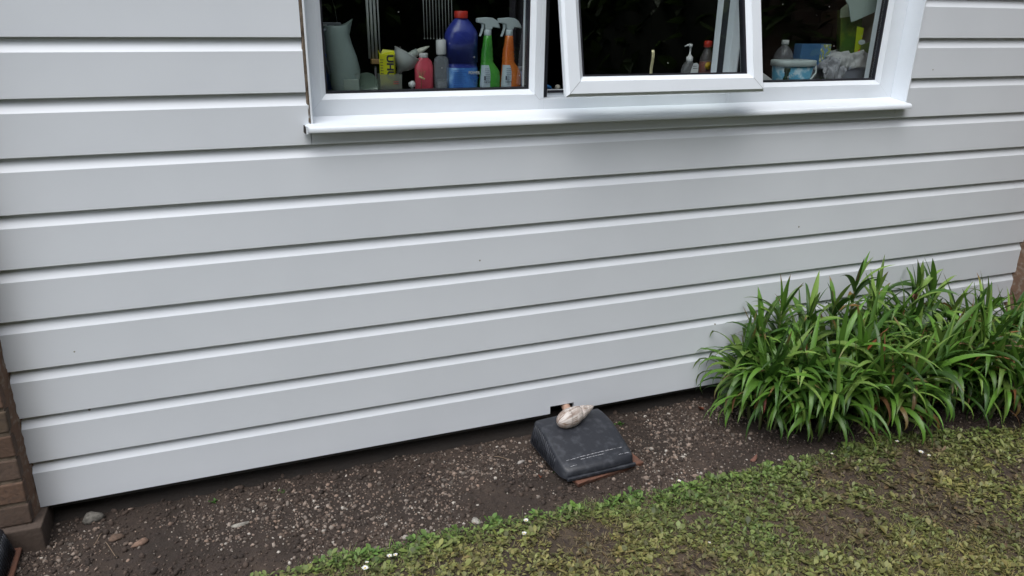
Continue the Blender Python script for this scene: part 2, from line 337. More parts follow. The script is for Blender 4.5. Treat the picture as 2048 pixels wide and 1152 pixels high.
def weed_colours(x, y, n):
    d = edge(x) - y; k = np.clip(fbm(x, y, 3, 3, 31) * 1.9 - .5, 0, 1)[:, None]; e = np.clip(1 - d / .12, 0, 1)[:, None] * np.clip(1.4 - np.abs(x - .75) , .3, 1)[:, None]
    c = np.array([.235, .225, .075]) * (1 - k) + np.array([.15, .195, .055]) * k
    c = c * (1 - e) + np.array([.11, .215, .04]) * e
    dry = np.clip(bare(x, y) * 1.5 + fbm(x, y, 8, 2, 61) * .5 - rs.rand(n) * .9, 0, 1)[:, None]; c = c * (1 - dry) + np.array([.15, .115, .06]) * dry
    return c * .88 * rs.uniform(.4, 1.6, (n, 1)) * rs.uniform(.9, 1.1, (n, 3))
# rosettes of small rounded leaves
cx_, cy_ = lawn_points(33000, lambda x, y: np.clip(1.0 - .88 * bare(x, y), .06, 1) * np.clip(.45 + 1.1 * fbm(x, y, 14, 2, 5), .4, 1))
nl = 7; x = np.repeat(cx_, nl); y = np.repeat(cy_, nl); n = len(x); size = np.repeat(np.clip(rs.lognormal(math.log(1.0), .36, len(cx_)), .5, 2.0), nl)
az = rs.uniform(0, 2 * PI, n); x = x + np.cos(az) * rs.uniform(0, .01, n); y = y + np.sin(az) * rs.uniform(0, .01, n)
near = np.clip(1 - (edge(x) - y) / .1, 0, 1)
V1, F1, C1 = leaf_mesh('w', x, y, soil_h(x, y) + rs.uniform(-.002, .008, n) + near * .006, size * rs.uniform(.008, .018, n), size * rs.uniform(.0046, .0104, n), az, rs.uniform(.0, .9, n), rs.uniform(-.2, 1.0, n),
                       weed_colours(x, y, n), np.array([.2, .3, .8, 1.0, .75, .12]), .25, '', '')
mesh = mesh_np('lawn_weeds', V1, F1, C1, M['weed'], True)
tag(mesh, 'low rosettes of small rounded weed leaves covering the lawn', 'weeds', kind='stuff')
# grass blades
x, y = lawn_points(230000, lambda x, y: np.clip(fbm(x, y, 5, 3, 91) * 2.2 - .62, .12, 1) * (1 - .75 * bare(x, y))); n = len(x)
near = np.clip(1 - (edge(x) - y) / .07, 0, 1)
c = weed_colours(x, y, n) * np.array([1.15, 1.05, 1.0])
st = rs.rand(n) < .22; c[st] = np.array([.24, .20, .10]) * rs.uniform(.6, 1.2, (st.sum(), 1))
V1, F1, C1 = leaf_mesh('g', x, y, soil_h(x, y), rs.uniform(.012, .034, n) * (1 + .35 * near), rs.uniform(.0010, .0022, n), rs.uniform(0, 2 * PI, n), rs.uniform(.1, 1.35, n), rs.uniform(0, 1.4, n), c, np.array([.8, 1, .7, .05]), .3, '', '')
tag(mesh_np('grass', V1, F1, C1, M['weed'], True), 'short thin grass blades growing between the weeds', 'grass', kind='stuff')
# bits of straw and mown clippings on bare patches
x, y = lawn_points(26000, lambda x, y: .25 + .75 * bare(x, y)); n = len(x)
c = np.array([.20, .155, .09]) * rs.uniform(.4, 1.2, (n, 1))
V1, F1, C1 = leaf_mesh('g', x, y, soil_h(x, y) + rs.uniform(.001, .006, n), rs.uniform(.008, .03, n), rs.uniform(.0012, .004, n), rs.uniform(0, 2 * PI, n), rs.uniform(-.1, .3, n), rs.uniform(-.2, .4, n), c, np.array([.6, 1, .8, .1]), .2, '', '')
tag(mesh_np('dry_clippings', V1, F1, C1, M['weed'], True), 'dry brown clippings lying on the bare patches of lawn', 'clippings', kind='stuff')

# daisies
dm, dc, dg = simple('daisy_petal', (.72, .72, .70), .6), simple('daisy_centre', (.6, .42, .04), .7), simple('daisy_stalk', (.09, .15, .04), .6)
DA = [(1052, 1041, 'daisy on the soil side of the lawn edge below the black cover'), (1048, 1067, 'daisy just inside the lawn edge, directly below another near the black cover'),
      (730, 1136, 'daisy nearest the bottom edge of the photo, in bright green leaves'), (779, 1112, 'left one of two touching daisies in the bright green leaves'),
      (791, 1110, 'right one of two touching daisies in the bright green leaves'), (734, 1125, 'small daisy right above the lowest daisy in the leaves'),
      (1842, 904, 'largest daisy in the lawn in front of the strap-leaved plants'), (1858, 911, 'small daisy right beside the largest one below the plants'),
      (1664, 908, 'yellowish half-open daisy at the lawn edge below the plants'), (1358, 962, 'daisy lying on the gravel right of the terracotta slab'),
      (1794, 883, 'crumpled white daisy at the foot of the strap-leaved plants'), (1419, 1086, 'tiny white daisy alone in the middle of the worn lawn')]
for i, (u, v, lab) in enumerate(DA):
    k = (1.0, 1, 1.25, 1, .9, .7, 1.3, .8, .7, .9, 1.0, .55)[i]; p = atz(u, v, .03); zb = float(soil_h(p[0], p[1])); q = atz(u, v, zb + .022)
    t = thing('daisy', lab, 'daisy', (q[0], q[1], zb), random.Random(i).uniform(0, 6), 'daisies in and beside the lawn')
    r_ = random.Random(i); b = MB(); b.tube([(.004, 0, -.002), (.002, 0, .01), (0, 0, .0215)], .0008, 6); b.build('stem', dg, t)
    b = MB(); npt = 15
    for j in range(npt):
        a = 2 * PI * j / npt + r_.uniform(-.1, .1); Lp = .0075 * k * r_.uniform(.85, 1.1); wv = .0013 * k; up = .0015 + r_.uniform(0, .002)
        f = lambda rr, ww, zz: (rr * math.cos(a) - ww * math.sin(a), rr * math.sin(a) + ww * math.cos(a), .0215 + zz)
        b.add([f(.0015, -wv * .5, 0), f(.0015, wv * .5, 0), f(Lp * .6, wv, up * .7), f(Lp * .6, -wv, up * .7), f(Lp, wv * .5, up), f(Lp, -wv * .5, up)], [(0, 1, 2, 3), (3, 2, 4, 5)], None, 0, False)
    b.build('petals', dm, t, fix=False)
    b = MB(); b.lathe([(.0024 * k, .0212), (.0025 * k, .0225), (.0016 * k, .0236), (.0003, .024)], n=10); b.build('flower_centre', dc, t)

# small seedlings in the bed
def seedling(u, v, k, lab, seed):
    p = atz(u, v, .01); r_ = random.Random(seed); zb = float(soil_h(p[0], p[1])); n = 12; X = np.full(n, p[0]) + np.array([r_.uniform(-.012, .012) for _ in range(n)]) * k; Y_ = np.full(n, p[1]) + np.array([r_.uniform(-.008, .008) for _ in range(n)]) * k
    V1, F1, C1 = leaf_mesh('s', X, Y_, np.full(n, zb), np.array([r_.uniform(.010, .02) for _ in range(n)]) * k, np.array([r_.uniform(.006, .010) for _ in range(n)]) * k, np.array([r_.uniform(0, 6.28) for _ in range(n)]), np.array([r_.uniform(.3, 1.2) for _ in range(n)]), np.array([r_.uniform(.2, 1) for _ in range(n)]),
                           np.array([[.05, .12, .02]] * n) * np.array([[r_.uniform(.7, 1.4)] for _ in range(n)]), np.array([.2, .3, .8, 1.0, .75, .12]), .25, '', '')
    tag(mesh_np('seedling', V1, F1, C1, M['weed'], True), lab, 'seedling')
seedling(563, 976, .8, 'tiny green seedling under the cladding left of the black cover', 1)
seedling(1240, 843, 1.0, 'small green seedling on the soil right behind the black cover', 2)
seedling(1112, 938, .8, 'olive seedling against the left side of the black cover', 3)
seedling(1340, 793, 1.3, 'pale weed leaf growing at the foot of the wall left of the plants', 4)
seedling(425, 998, .7, 'faint green seedling near the plinth in the left part of the bed', 5)

# ============================================================ THE CLAD WALL
X0, X1 = -.633, 3.445
OX0, OX1, OZ0, OZ1 = .256, 2.545, 1.165, 2.075        # window opening
house = thing('house_wall', 'pale grey plastic clad house wall with the white kitchen window', 'wall', (0, 0, 0))
LIPS = [1.585 - .15 * k for k in range(-8, 11)]       # lower edges of the boards
ZB = .080
prof0 = [(.006, .0), (.0012, .0002), (0, .0016), (.0004, .032), (.0014, .075), (.0010, .1138), (.0092, .1282), (.0116, .1350), (.0126, .1430), (.0128, .1585)]
def board(b, z, xa, xb, zmax=None, first=False):
    pr = [(y, z + h) for y, h in prof0]
    if first: pr = [(.006, ZB), (0, ZB + .0006)] + [(y, max(zz, ZB + .002)) for y, zz in pr[2:]]
    if zmax: pr = [(y, zz) for y, zz in pr if zz < zmax - .001] + [(pr[-1][0] if False else .002, zmax)]
    n = len(pr)
    vs = [(xx, yy, zz) for xx in (xa, xb) for yy, zz in pr]
    b.add(vs, [(i, i + 1, n + i + 1, n + i) for i in range(n - 1)], None, 0, True)
    b.add([(xa, yy, zz) for yy, zz in pr] + [(xa, .0165, pr[-1][1]), (xa, .0165, pr[0][1])], [tuple(range(n + 2))])
    b.add([(xb, yy, zz) for yy, zz in pr] + [(xb, .0165, pr[-1][1]), (xb, .0165, pr[0][1])], [tuple(range(n + 1, -1, -1))])
b = MB(); rr = random.Random(8)
for i, z in enumerate(LIPS):
    zt = z + .15; ja = rr.uniform(-.003, .002); jb = rr.uniform(-.003, .003)
    if z < .1:
        # lowest board with the square notch for the pipe
        nx0, nx1, nz = 1.057, 1.156, .1115
        board(b, z, X0 + .004, nx0, first=True); board(b, z, nx1, X1, first=True)
        pr = [(y, z + h) for y, h in prof0 if z + h > nz]; pr = [(.016, nz), (0.0003, nz)] + pr; n = len(pr)
        b.add([(xx, yy, zz) for xx in (nx0, nx1) for yy, zz in pr], [(k, k + 1, n + k + 1, n + k) for k in range(n - 1)], None, 0, True)
        continue
    if zt <= OZ0 - .02 or z >= OZ1: board(b, z, X0 + ja, X1 + jb); continue
    if z < OZ0: # board under the sill, with two upright joints
        board(b, z, X0 + ja, .2535); board(b, z, .2555, 2.4995, zmax=OZ0 + .01); board(b, z, 2.5015, 2.5529, zmax=OZ0 + .01); board(b, z, 2.553, X1 + jb)
        continue
    board(b, z, X0 + ja, .2475 + .001 * rr.random()); board(b, z, 2.553, X1 + jb)
cl = b.build('cladding', M['clad'], house, fix=False, auto=14)
# solid wall behind the boards, with the window hole
b = MB(); T0, T1 = .0176, .30
b.box(X0, .2568, T0, T1, .06, 3.0); b.box(2.5525, X1, T0, T1, .06, 3.0); b.box(OX0, OX1, T0, T1, OZ1, 3.0)
b.box(OX0, OX1, T0, T1, .13, OZ0); b.box(OX0, nx0 - .0, T0, T1, .06, .13); b.box(nx1, OX1, T0, T1, .06, .13); b.box(nx0, nx1, .12, T1, .06, .13)
b.build('wall_core', simple('wall_core', (.05, .045, .04), .9), house)
b = MB(); xs = np.linspace(X0 - .1, X1 + .1, 160)
top = [(x_, .055 + .004 * (vnoise(x_, 0, 9) - .5)) for x_ in xs]
vs = []
for x_, yy in top: vs += [(x_, yy, .058), (x_, yy - .004 - .006 * float(vnoise(x_, 3, 7)), .012 + .01 * float(vnoise(x_, 6, 6))), (x_, yy - .022 - .014 * float(vnoise(x_, 9, 12)), .004), (x_, yy - .03, -.06)]
b.add(vs, [(i * 4 + j, i * 4 + j + 1, i * 4 + j + 5, i * 4 + j + 4) for i in range(len(xs) - 1) for j in range(3)], None, 0, True)
b.box(X0 - .1, X1 + .1, .075, .3, -.1, .0595)
b.build('plinth', M['plinth'], house, fix=False)
# soffit over the wall, well above the picture
b = MB(); b.box(X0 - 1, X1 + 1, -.05, .3, 3.0, 3.08); b.box(X0 - 1, X1 + 1, -.07, -.052, 2.97, 3.12); b.build('soffit', M['upvc'], house)
# brown gap between the cut board ends and the window on the left
b = MB(); vs = []; zs = np.linspace(1.185, 2.07, 90)
for z in zs: vs += [(.2485 - .002 * rr.random(), .004, z), (.2515, .0015 - .002 * rr.random(), z), (.2565 + .0012 * rr.random(), .003, z)]
b.add(vs, [(i * 3 + j, i * 3 + j + 1, i * 3 + j + 4, i * 3 + j + 3) for i in range(len(zs) - 1) for j in (0, 1)], None, 0, False)
b.box(.236, .262, -.031, -.006, 1.181, 1.1885, jit=.001)
b.build('crumbling_filler', M['mortar'], house, fix=False)
# white reveal linings
b = MB(); b.box(.257, .2625, -.0015, .0762, 1.186, 2.075); b.box(2.5458, 2.5522, -.002, .15, 1.1855, 2.0752); b.box(.263, 2.545, .0, .0762, 2.069, 2.0745)
b.build('reveal_lining', M['upvc'], house, bevel=.0008)

# ---------------------------------------------------------------- window
FY = .077
wb = MB()
def ring_frame(b, x0, x1, z0, z1, wl, wr, wb_, wt, y0, y1, bead=.017, bdep=.0155):
    # flat face then bevel going back to the glass; four mitred members
    O = [(x0, z0), (x1, z0), (x1, z1), (x0, z1)]; I = [(x0 + wl, z0 + wb_), (x1 - wr, z0 + wb_), (x1 - wr, z1 - wt), (x0 + wl, z1 - wt)]
    G_ = [(I[0][0] + bead, I[0][1] + bead), (I[1][0] - bead, I[1][1] + bead), (I[2][0] - bead, I[2][1] - bead), (I[3][0] + bead, I[3][1] - bead)]
    lay = [[(x, y1, z) for x, z in O], [(x, y0, z) for x, z in O], [(x, y0, z) for x, z in I], [(x, y0 + bdep * .12, z) for x, z in [(p[0] + .0006 * (1 if k in (0, 3) else -1), p[1] + .0006 * (1 if k < 2 else -1)) for k, p in enumerate(I)]], [(x, y0 + bdep, z) for x, z in G_], [(x, y1, z) for x, z in G_]]
    v = [p for l in lay for p in l]; f = []
    for i in range(len(lay) - 1):
        for j in range(4): k = (j + 1) % 4; f.append((i * 4 + j, i * 4 + k, i * 4 + 4 + k, i * 4 + 4 + j))
    for j in range(4): k = (j + 1) % 4; f.append((20 + j, 20 + k, k, j))
    b.add(v, f); return G_
ZF0 = 1.196; ZF1 = 2.069
P1 = (.262, 1.0085); P2 = (1.7665, 2.5455)
ga = ring_frame(wb, P1[0], P1[1], ZF0, ZF1, .039, .0165, .059, .05, FY, FY + .07)
gb = ring_frame(wb, P2[0], P2[1], ZF0, ZF1, .0165, .0685, .062, .05, FY, FY + .07)
# middle light: rebated outer members only
wb.box(1.0088, 1.025, FY, FY + .07, ZF0 + .0002, ZF1); wb.box(1.7502, 1.7662, FY, FY + .07, ZF0 + .0002, ZF1)
wb.box(1.0253, 1.7499, FY, FY + .07, ZF0 + .0003, 1.240); wb.box(1.0253, 1.7499, FY, FY + .07, 2.012, ZF1 - .0003)
wb.box(1.0253, 1.052, FY + .035, FY + .0698, 1.240, 2.012); wb.box(1.723, 1.7499, FY + .035, FY + .0698, 1.240, 2.012)
wb.box(1.052, 1.723, FY + .035, FY + .0698, 1.240, 1.262)
win = wb.build('window', M['upvc'], house, bevel=.0009)
# weld lines of the frame corners and dark gaskets
b = MB()
def line2(b, p, q, y, w=.0005):
    (x0, z0), (x1, z1) = p, q; d = Vector((x1 - x0, 0, z1 - z0)).normalized(); nx, nz = -d.z * w, d.x * w
    b.add([(x0 - nx, y, z0 - nz), (x0 + nx, y, z0 + nz), (x1 + nx, y, z1 + nz), (x1 - nx, y, z1 - nz)], [(0, 1, 2, 3)])
line2(b, (.992, 1.256), (1.0085, 1.238), FY - .0006, .0004); line2(b, (1.0085, 1.238), (1.0252, 1.2395), FY - .0006, .0004)
line2(b, (1.783, 1.258), (1.7665, 1.240), FY - .0006, .0004); line2(b, (2.5455, 1.1965), (2.477, 1.258), FY - .0004, .00015); line2(b, (.263, 1.2125), (.301, 1.2552), FY - .0004, .00015)
b.build('weld_line', simple('weld_line', (.35, .36, .37), .6), win, fix=False)
def gasket(b, g, y, w=.0035, d=.006):
    (x0, z0), (x1, _), (_, z1), _ = g
    b.box(x0 - .001, x1 + .001, y, y + d, z0 - .001, z0 + w); b.box(x0 - .001, x1 + .001, y, y + d, z1 - w, z1 + .001)
    b.box(x0 - .001, x0 + w, y + .0002, y + d, z0 + w, z1 - w); b.box(x1 - w, x1 + .001, y + .0002, y + d, z0 + w, z1 - w)
for g_ in (ga, gb):
    b = MB(); gasket(b, g_, FY + .0135, .0045, .028); b.build('gasket', M['gasket'], win)
b = MB(); b.box(1.0262, 1.0515, FY + .0335, FY + .0349, 1.2405, 2.01); b.box(1.7235, 1.749, FY + .0335, FY + .0349, 1.2405, 2.01); b.box(1.053, 1.722, FY + .030, FY + .0349, 1.254, 1.2625); b.build('gasket', M['gasket'], win)
def pane(x0, x1, z0, z1, y):
    b = MB(); b.box(x0 - .004, x1 + .004, y, y + .004, z0 - .004, z1 + .004); return b.build('pane', M['glass'], win)
for g_ in (ga, gb): pane(g_[0][0], g_[1][0], g_[0][1], g_[2][1], FY + .020)
# opening sash, hung from the top and pushed out at the bottom

SA = R(13.9); HY, HZ = .066, 2.0; Ls = .757
def sash_place(o): o.parent = win; o.location = (0, HY, HZ); o.rotation_euler = (-SA, 0, 0)

b = MB(); sx0, sx1 = 1.0175, 1.7585; ch = .008
gs = ring_frame(b, sx0 + ch, sx1 - ch, -Ls + ch, -.004, .038, .038, .038, .038, -.012, .035)
# chamfered outer lip round the sash
O1 = [(sx0 + ch, -Ls + ch), (sx1 - ch, -Ls + ch), (sx1 - ch, -.004), (sx0 + ch, -.004)]; O2 = [(sx0, -Ls + .001), (sx1, -Ls + .001), (sx1, -.0), (sx0, -.0)]
lay = [[(x, -.0118, z) for x, z in O1], [(x, -.002, z) for x, z in O2], [(x, .010, z) for x, z in O2], [(x, .010, z) for x, z in O1]]
v = [p for l in lay for p in l]
b.add(v, [(i * 4 + j, i * 4 + (j + 1) % 4, i * 4 + 4 + (j + 1) % 4, i * 4 + 4 + j) for i in range(3) for j in range(4)])
sash_place(b.build('sash', M['upvc'], None, bevel=.0008))
b = MB(); gasket(b, gs, .0015, .0045, .026); sash_place(b.build('gasket', M['gasket'], None))
b = MB(); b.box(gs[0][0] - .004, gs[1][0] + .004, .008, .012, gs[0][1] - .004, gs[2][1] + .004); sash_place(b.build('pane', M['glass'], None))
b = MB()
for (xa, xb) in ((sx0 + ch, gs[0][0] - .017), (sx1 - ch, gs[1][0] + .017)): line2(b, (xa, -Ls + ch), (xb, gs[0][1] - .017), -.0125, .0006)
sash_place(b.build('weld_line', simple('weld_line_grey', (.3, .31, .32), .6), None, fix=False))
# brass stay handle seen through the glass
brass = simple('polished_brass', (.75, .66, .40), .3, metal=.5)
b = MB(); hp = at(1302, 146, -.03); 
pts = [(0, 0, -.004), (-.002, -.002, .012), (-.0035, -.008, .03), (-.003, -.010, .05), (-.001, -.006, .066), (0, 0, .073)]
rsn = []
for (px, py, pz) in pts: rsn.append([(px - .0045, py - .002, pz), (px + .0045, py - .002, pz), (px + .0045, py + .002, pz), (px - .0045, py + .002, pz)])
b.rings(rsn, smooth=False); o = b.build('handle', brass, win, bevel=.0008, loc=(float(hp[0]), float(hp[1]), float(hp[2])))
# outside sill: drops away from the frame, rolled front edge, slight end returns
b = MB(); SX0, SX1 = .2435, 2.545
prof = [(.0765, 1.1945), (.0765, 1.2065), (.071, 1.2035), (-.024, 1.1932), (-.031, 1.191), (-.0345, 1.1865), (-.0355, 1.1775), (-.0345, 1.1745), (-.031, 1.1738), (-.026, 1.1748), (.0, 1.178), (.05, 1.182)]
xsn = np.linspace(SX0, SX1, 40); rsn = []
for x_ in xsn: rsn.append([(x_, y_, z_ - .0015 * math.sin((x_ - SX0) / (SX1 - SX0) * PI)) for y_, z_ in prof])
b.rings(rsn, smooth=True); b.box(SX0 - .006, SX0 - .0005, -.037, .0, 1.172, 1.1935)
b.build('sill', M['upvc'], win, auto=38)
b = MB(); b.box(SX0 - .010, SX0 - .0065, -.033, -.002, 1.174, 1.193, jit=.001); b.build('sill_end_seal', M['plinth'], win)

# ============================================================ brick piers
def pier(name_label, xa, xb, side, yf, seed, ret=0):
    t = thing('brick_pier', name_label, 'brick pier', ((xa + xb) / 2, yf, 0)); ox, oy = (xa + xb) / 2, yf
    r_ = random.Random(seed); b = MB(); H = 3.0; k = 0; z = .079 - .075
    cols = [(.115, .068, .045), (.09, .06, .044), (.135, .082, .046), (.08, .056, .037), (.10, .056, .038)]
    edge_x = xb if side > 0 else xa
    z = .004
    b.box((xa if side > 0 else edge_x - .024) - ox, (edge_x + .024 if side > 0 else xb) - ox, yf - .022 - oy, .05 - oy, -.06, .076, (.08, .058, .045), jit=.003)
    z = .0795
    while z < H - .08:
        Ls_ = .215; xpos = edge_x; hdr = k % 2 == 0; first = True
        while (xpos > xa) if side > 0 else (xpos < xb):
            L_ = .1025 if (hdr and first) else .215; first = False
            x2 = xpos - side * L_; lo, hi = min(xpos, x2), max(xpos, x2); c = r_.choice(cols); f = r_.uniform(.75, 1.25)
            b.box(max(lo, xa - .1) - ox, min(hi, xb + .1) - ox, yf - oy + r_.uniform(-.002, .002), yf + .1 - oy, z, z + .065, tuple(q * f for q in c), jit=.0016)
            xpos = x2 - side * .010
        z += .0765; k += 1
    b.build('bricks', M['brick'], t, bevel=.004)
    m_ = MB(); m_.box(xa + .004 - ox if side > 0 else edge_x + .004 - ox, edge_x - .004 - ox if side > 0 else xb - ox, yf + .005 - oy, .3 - oy, -.05, H)
    m_.build('mortar', M['mortar'], t)
    # ragged bead closing the joint with the board ends
    s_ = MB(); zs = np.linspace(.075, 2.9, 420); vs = []
    for q, z in enumerate(zs):
        a_ = float(fbm(z, seed, 30, 3)) ; c_ = float(fbm(z, seed + 5, 55, 2))
        lipd = min(abs(z - l) for l in LIPS)
        vs += [(edge_x - side * .004 - ox, yf + .022 - oy, z), (edge_x + side * (.001 + .004 * a_) - ox, yf + .034 + .02 * a_ - oy, z), (edge_x + side * (.003 + .006 * c_) - ox, -.006 + .006 * a_ - oy, z), (edge_x + side * (.004 + .007 * c_ + (.004 if lipd < .012 else 0)) - ox, .012 - oy, z)]
    s_.add(vs, [(i * 4 + j, i * 4 + j + 1, i * 4 + j + 5, i * 4 + j + 4) for i in range(len(zs) - 1) for j in range(3)], None, 0, True)
    s_.build('joint_filler', M['sealant'], t, fix=False)
    if ret:                                      # unseen brick return, added to shade the right end of the wall
        b = MB(); z = .0795; k = 0; b.box(edge_x - .02 - ox, xb - ox, -ret - oy, yf - .03 - oy, -.06, .076, (.10, .075, .055), jit=.003)
        while z < H - .08:
            yy = yf - .008 - (.1125 if k % 2 == 0 else 0)
            while yy > -ret:
                c = r_.choice(cols); f = r_.uniform(.75, 1.25); b.box(edge_x + r_.uniform(-.002, .002) - ox, edge_x + .1 - ox, max(yy - .215, -ret) - oy, yy - oy, z, z + .065, tuple(q * f for q in c), jit=.0016); yy -= .225
            z += .0765; k += 1
        b.build('added_return_bricks', M['brick'], t, bevel=.004)
        m_ = MB(); m_.box(edge_x + .005 - ox, xb - ox, -ret + .004 - oy, yf + .004 - oy, -.05, H - .001); m_.build('added_return_mortar', M['mortar'], t)
    return t
pier('brown brick pier at the left end of the cladding', -1.5, -.637, 1, -.075, 1)
pier('shaded brick pier at the right end of the cladding behind the plants', 3.449, 4.4, -1, -.105, 2, ret=2.1)

# ============================================================ black cover, slab, shell, pipe
def make_cover(label, loc, rz, group):
    t = thing('drain_cover', label, 'cover', loc, rz, group); b = MB()
    # plan: half width w(s) at depth s from the back (0) to the front (.27); height profile
    Sx = [0, .004, .03, .06, .085, .11, .14, .175, .21, .235, .252, .262, .268]
    Hh = [.070, .080, .0835, .083, .0805, .0755, .0675, .0565, .046, .039, .034, .027, .012]
    W = [.124, .126, .127, .128, .129, .130, .1305, .131, .1315, .1305, .127, .120, .117]
    rings = []
    for s_, h, w_ in zip(Sx, Hh, W):
        y_ = .134 - s_; fl = .006 + .013 * (1 - s_ / .27); curve = .006 * (1 if s_ > .2 else 0)
        ring = [(-w_ - fl, 0), (-w_ - fl * .9, .004), (-w_ - .002, h - .007), (-w_ + .002, h - .002), (-w_ + .009, h)]
        for q in (-.6, -.3, 0, .3, .6): ring.append((q * w_, h + .0035 * (1 - q * q)))
        ring += [(w_ - .009, h), (w_ - .002, h - .002), (w_ + .002, h - .007), (w_ + fl * .9, .004), (w_ + fl, 0)]
        bow = -.012 * max(0, (s_ - .2) / .068)
        rings.append([(x_, y_ + bow * (1 - (x_ / .14) ** 2), z_) for x_, z_ in ring])
    b.rings(rings, closed=True, smooth=True); o = b.build('cover_body', M['black'], t, auto=60)
    # rim running along the foot
    b = MB(); b.box(-.128, .128, -.151, -.139, .0005, .0135); b.build('front_rim', M['black'], t, bevel=.004)
    for sg in (-1, 1):
        b = MB()
        for i in range(15):
            s_ = .02 + i * .0125; y_ = .134 - s_; h = np.interp(s_, Sx, Hh) - .010; w_ = np.interp(s_, Sx, W); fl = .006 + .013 * (1 - s_ / .27)
            if h > .02: b.tube([(sg * (w_ + fl), y_, .004), (sg * (w_ + .0035), y_, h)], .0024, 6)
        b.build('side_ribs', M['black'], t)
    r_ = random.Random(4)
    def topz(x_, y_): s_ = .134 - y_; q = x_ / np.interp(s_, Sx, W); return float(np.interp(s_, Sx, Hh)) + .0035 * (1 - q * q) * 1.0 + .0016
    for (xa, xb, ya, yb) in ((-.105, .002, -.118, -.117), (.018, .118, -.117, -.114), (-.108, .105, -.092, -.088), (-.06, .03, -.101, -.100)):
        n = 30; rw = []
        b = MB()
        for i in range(n + 1):
            f0 = i / n; x_0 = xa + (xb - xa) * f0; y_0 = ya + (yb - ya) * f0 + r_.uniform(-.0005, .0005); wd = r_.uniform(.0003, .0009)
            rw += [(x_0, y_0 - wd, topz(x_0, y_0 - wd)), (x_0, y_0 + wd, topz(x_0, y_0 + wd))]
        b.add(rw, [(2 * i, 2 * i + 2, 2 * i + 3, 2 * i + 1) for i in range(n)])
        b.build('scratch', M['scuff'], t, fix=False)
    return t
cov = make_cover('black plastic drain cover with a snail shell on top', (1.101, -.196, .022), R(1.5), 'black plastic drain covers')
cov.scale = (1.04, 1, 1.05)
c2 = cov.copy(); C.objects.link(c2); c2['label'] = 'black plastic drain cover cut off by the bottom left corner of the photo'
for ch_ in [o for o in bpy.data.objects if o.parent == cov]:
    k = ch_.copy(); C.objects.link(k); k.parent = c2
c2.location = (-.832, -.245, .022); c2.rotation_euler = (0, 0, R(1))
def slab(label, loc, x, y, rz):
    b = MB(); n = 14; top = []; r_ = random.Random(int(abs(loc[0] * 100)))
    xs = np.linspace(-x, x, n)
    for z, inset in ((-.012, .004), (.004, .0), (.0075, .003)):
        ring = [(q, -y + inset + r_.uniform(-.0015, .0015), z) for q in xs] + [(q, y - inset, z) for q in xs[::-1]]
        top.append([(a * (1 - inset / x), b_, c) for a, b_, c in ring])
    b.rings(top, smooth=False); o = b.build('terracotta_slab', M['tile'], None, bevel=.0012, loc=loc); o.rotation_euler = (R(0), 0, rz)
    return tag(o, label, 'slab', 'terracotta slabs under the drain covers')
slab('broken terracotta slab sticking out under the cover with the shell', (1.122, -.200, .013), .140, .145, R(8))
slab('terracotta slab under the cover in the bottom left corner', (-.832, -.235, .013), .163, .156, R(1))

# snail shell
def snail():
    b = MB(); Lg = .170; T = np.linspace(.004, .9985, 130); m_ = 72; rings = []; cols = []; kk = .60
    tp = [0, .05, .15, .3, .45, .58, .68, .78, .87, .94, .98, 1.0]; rp = [.006, .038, .080, .128, .170, .198, .206, .196, .168, .125, .080, .0]
    for t in T:
        ring = []
        for j in range(m_):
            p = 2 * PI * j / m_; n = -math.log(t) / kk - p / (2 * PI) + .15; fr = n - math.floor(n)
            g = (1 - .22 * abs(2 * fr - 1) ** 6 + .03 * (1 - (2 * fr - 1) ** 2)) if n > .4 else 1.0
            st = float(vnoise(p * 9 + t * 5, t * 2.5, 1, 3)) * .55 + float(vnoise(p * 30 + t * 9, t * 4, 1, 5)) * .55; k2 = max(0, min(1, (st - .44) * 4.5)) * (.45 + .75 * float(vnoise(p * 2, t * 6, 1, 8))) * (.5 + .6 * t)
            r = Lg * float(np.interp(t, tp, rp)) * g * (1 + .008 * math.sin(p * 40 + t * 20))
            ring.append((r * math.cos(p), r * math.sin(p), Lg * t)); base = np.array([.56, .51, .47]); br = np.array([.15, .075, .038]); k2 = min(.85, k2)
            cols.append(tuple((base * (1 - k2) + br * k2) * (.75 if fr > .96 or fr < .04 else 1)))
        rings.append(ring)
    b.rings(rings, cap=True, smooth=True, col=cols)
    return b
b = snail(); o = b.build('snail_shell', M['shell'], None, fix=True)
A_ = atz(1184, 817, .150); B_ = atz(1117, 850, .122)     # apex and base ends of the shell axis
A_ = Vector(A_); B_ = Vector((1.022, -.152, .132)); A_ = Vector((1.182, -.110, .150))
ax = (B_ - A_).normalized(); q = ax.to_track_quat('Z', 'Y')
o.rotation_mode = 'QUATERNION'; from mathutils import Quaternion
o.rotation_quaternion = q @ Quaternion((0, 0, 1), R(150)); o.location = A_
tag(o, 'large pointed cream and brown snail shell resting on the black cover', 'snail shell')

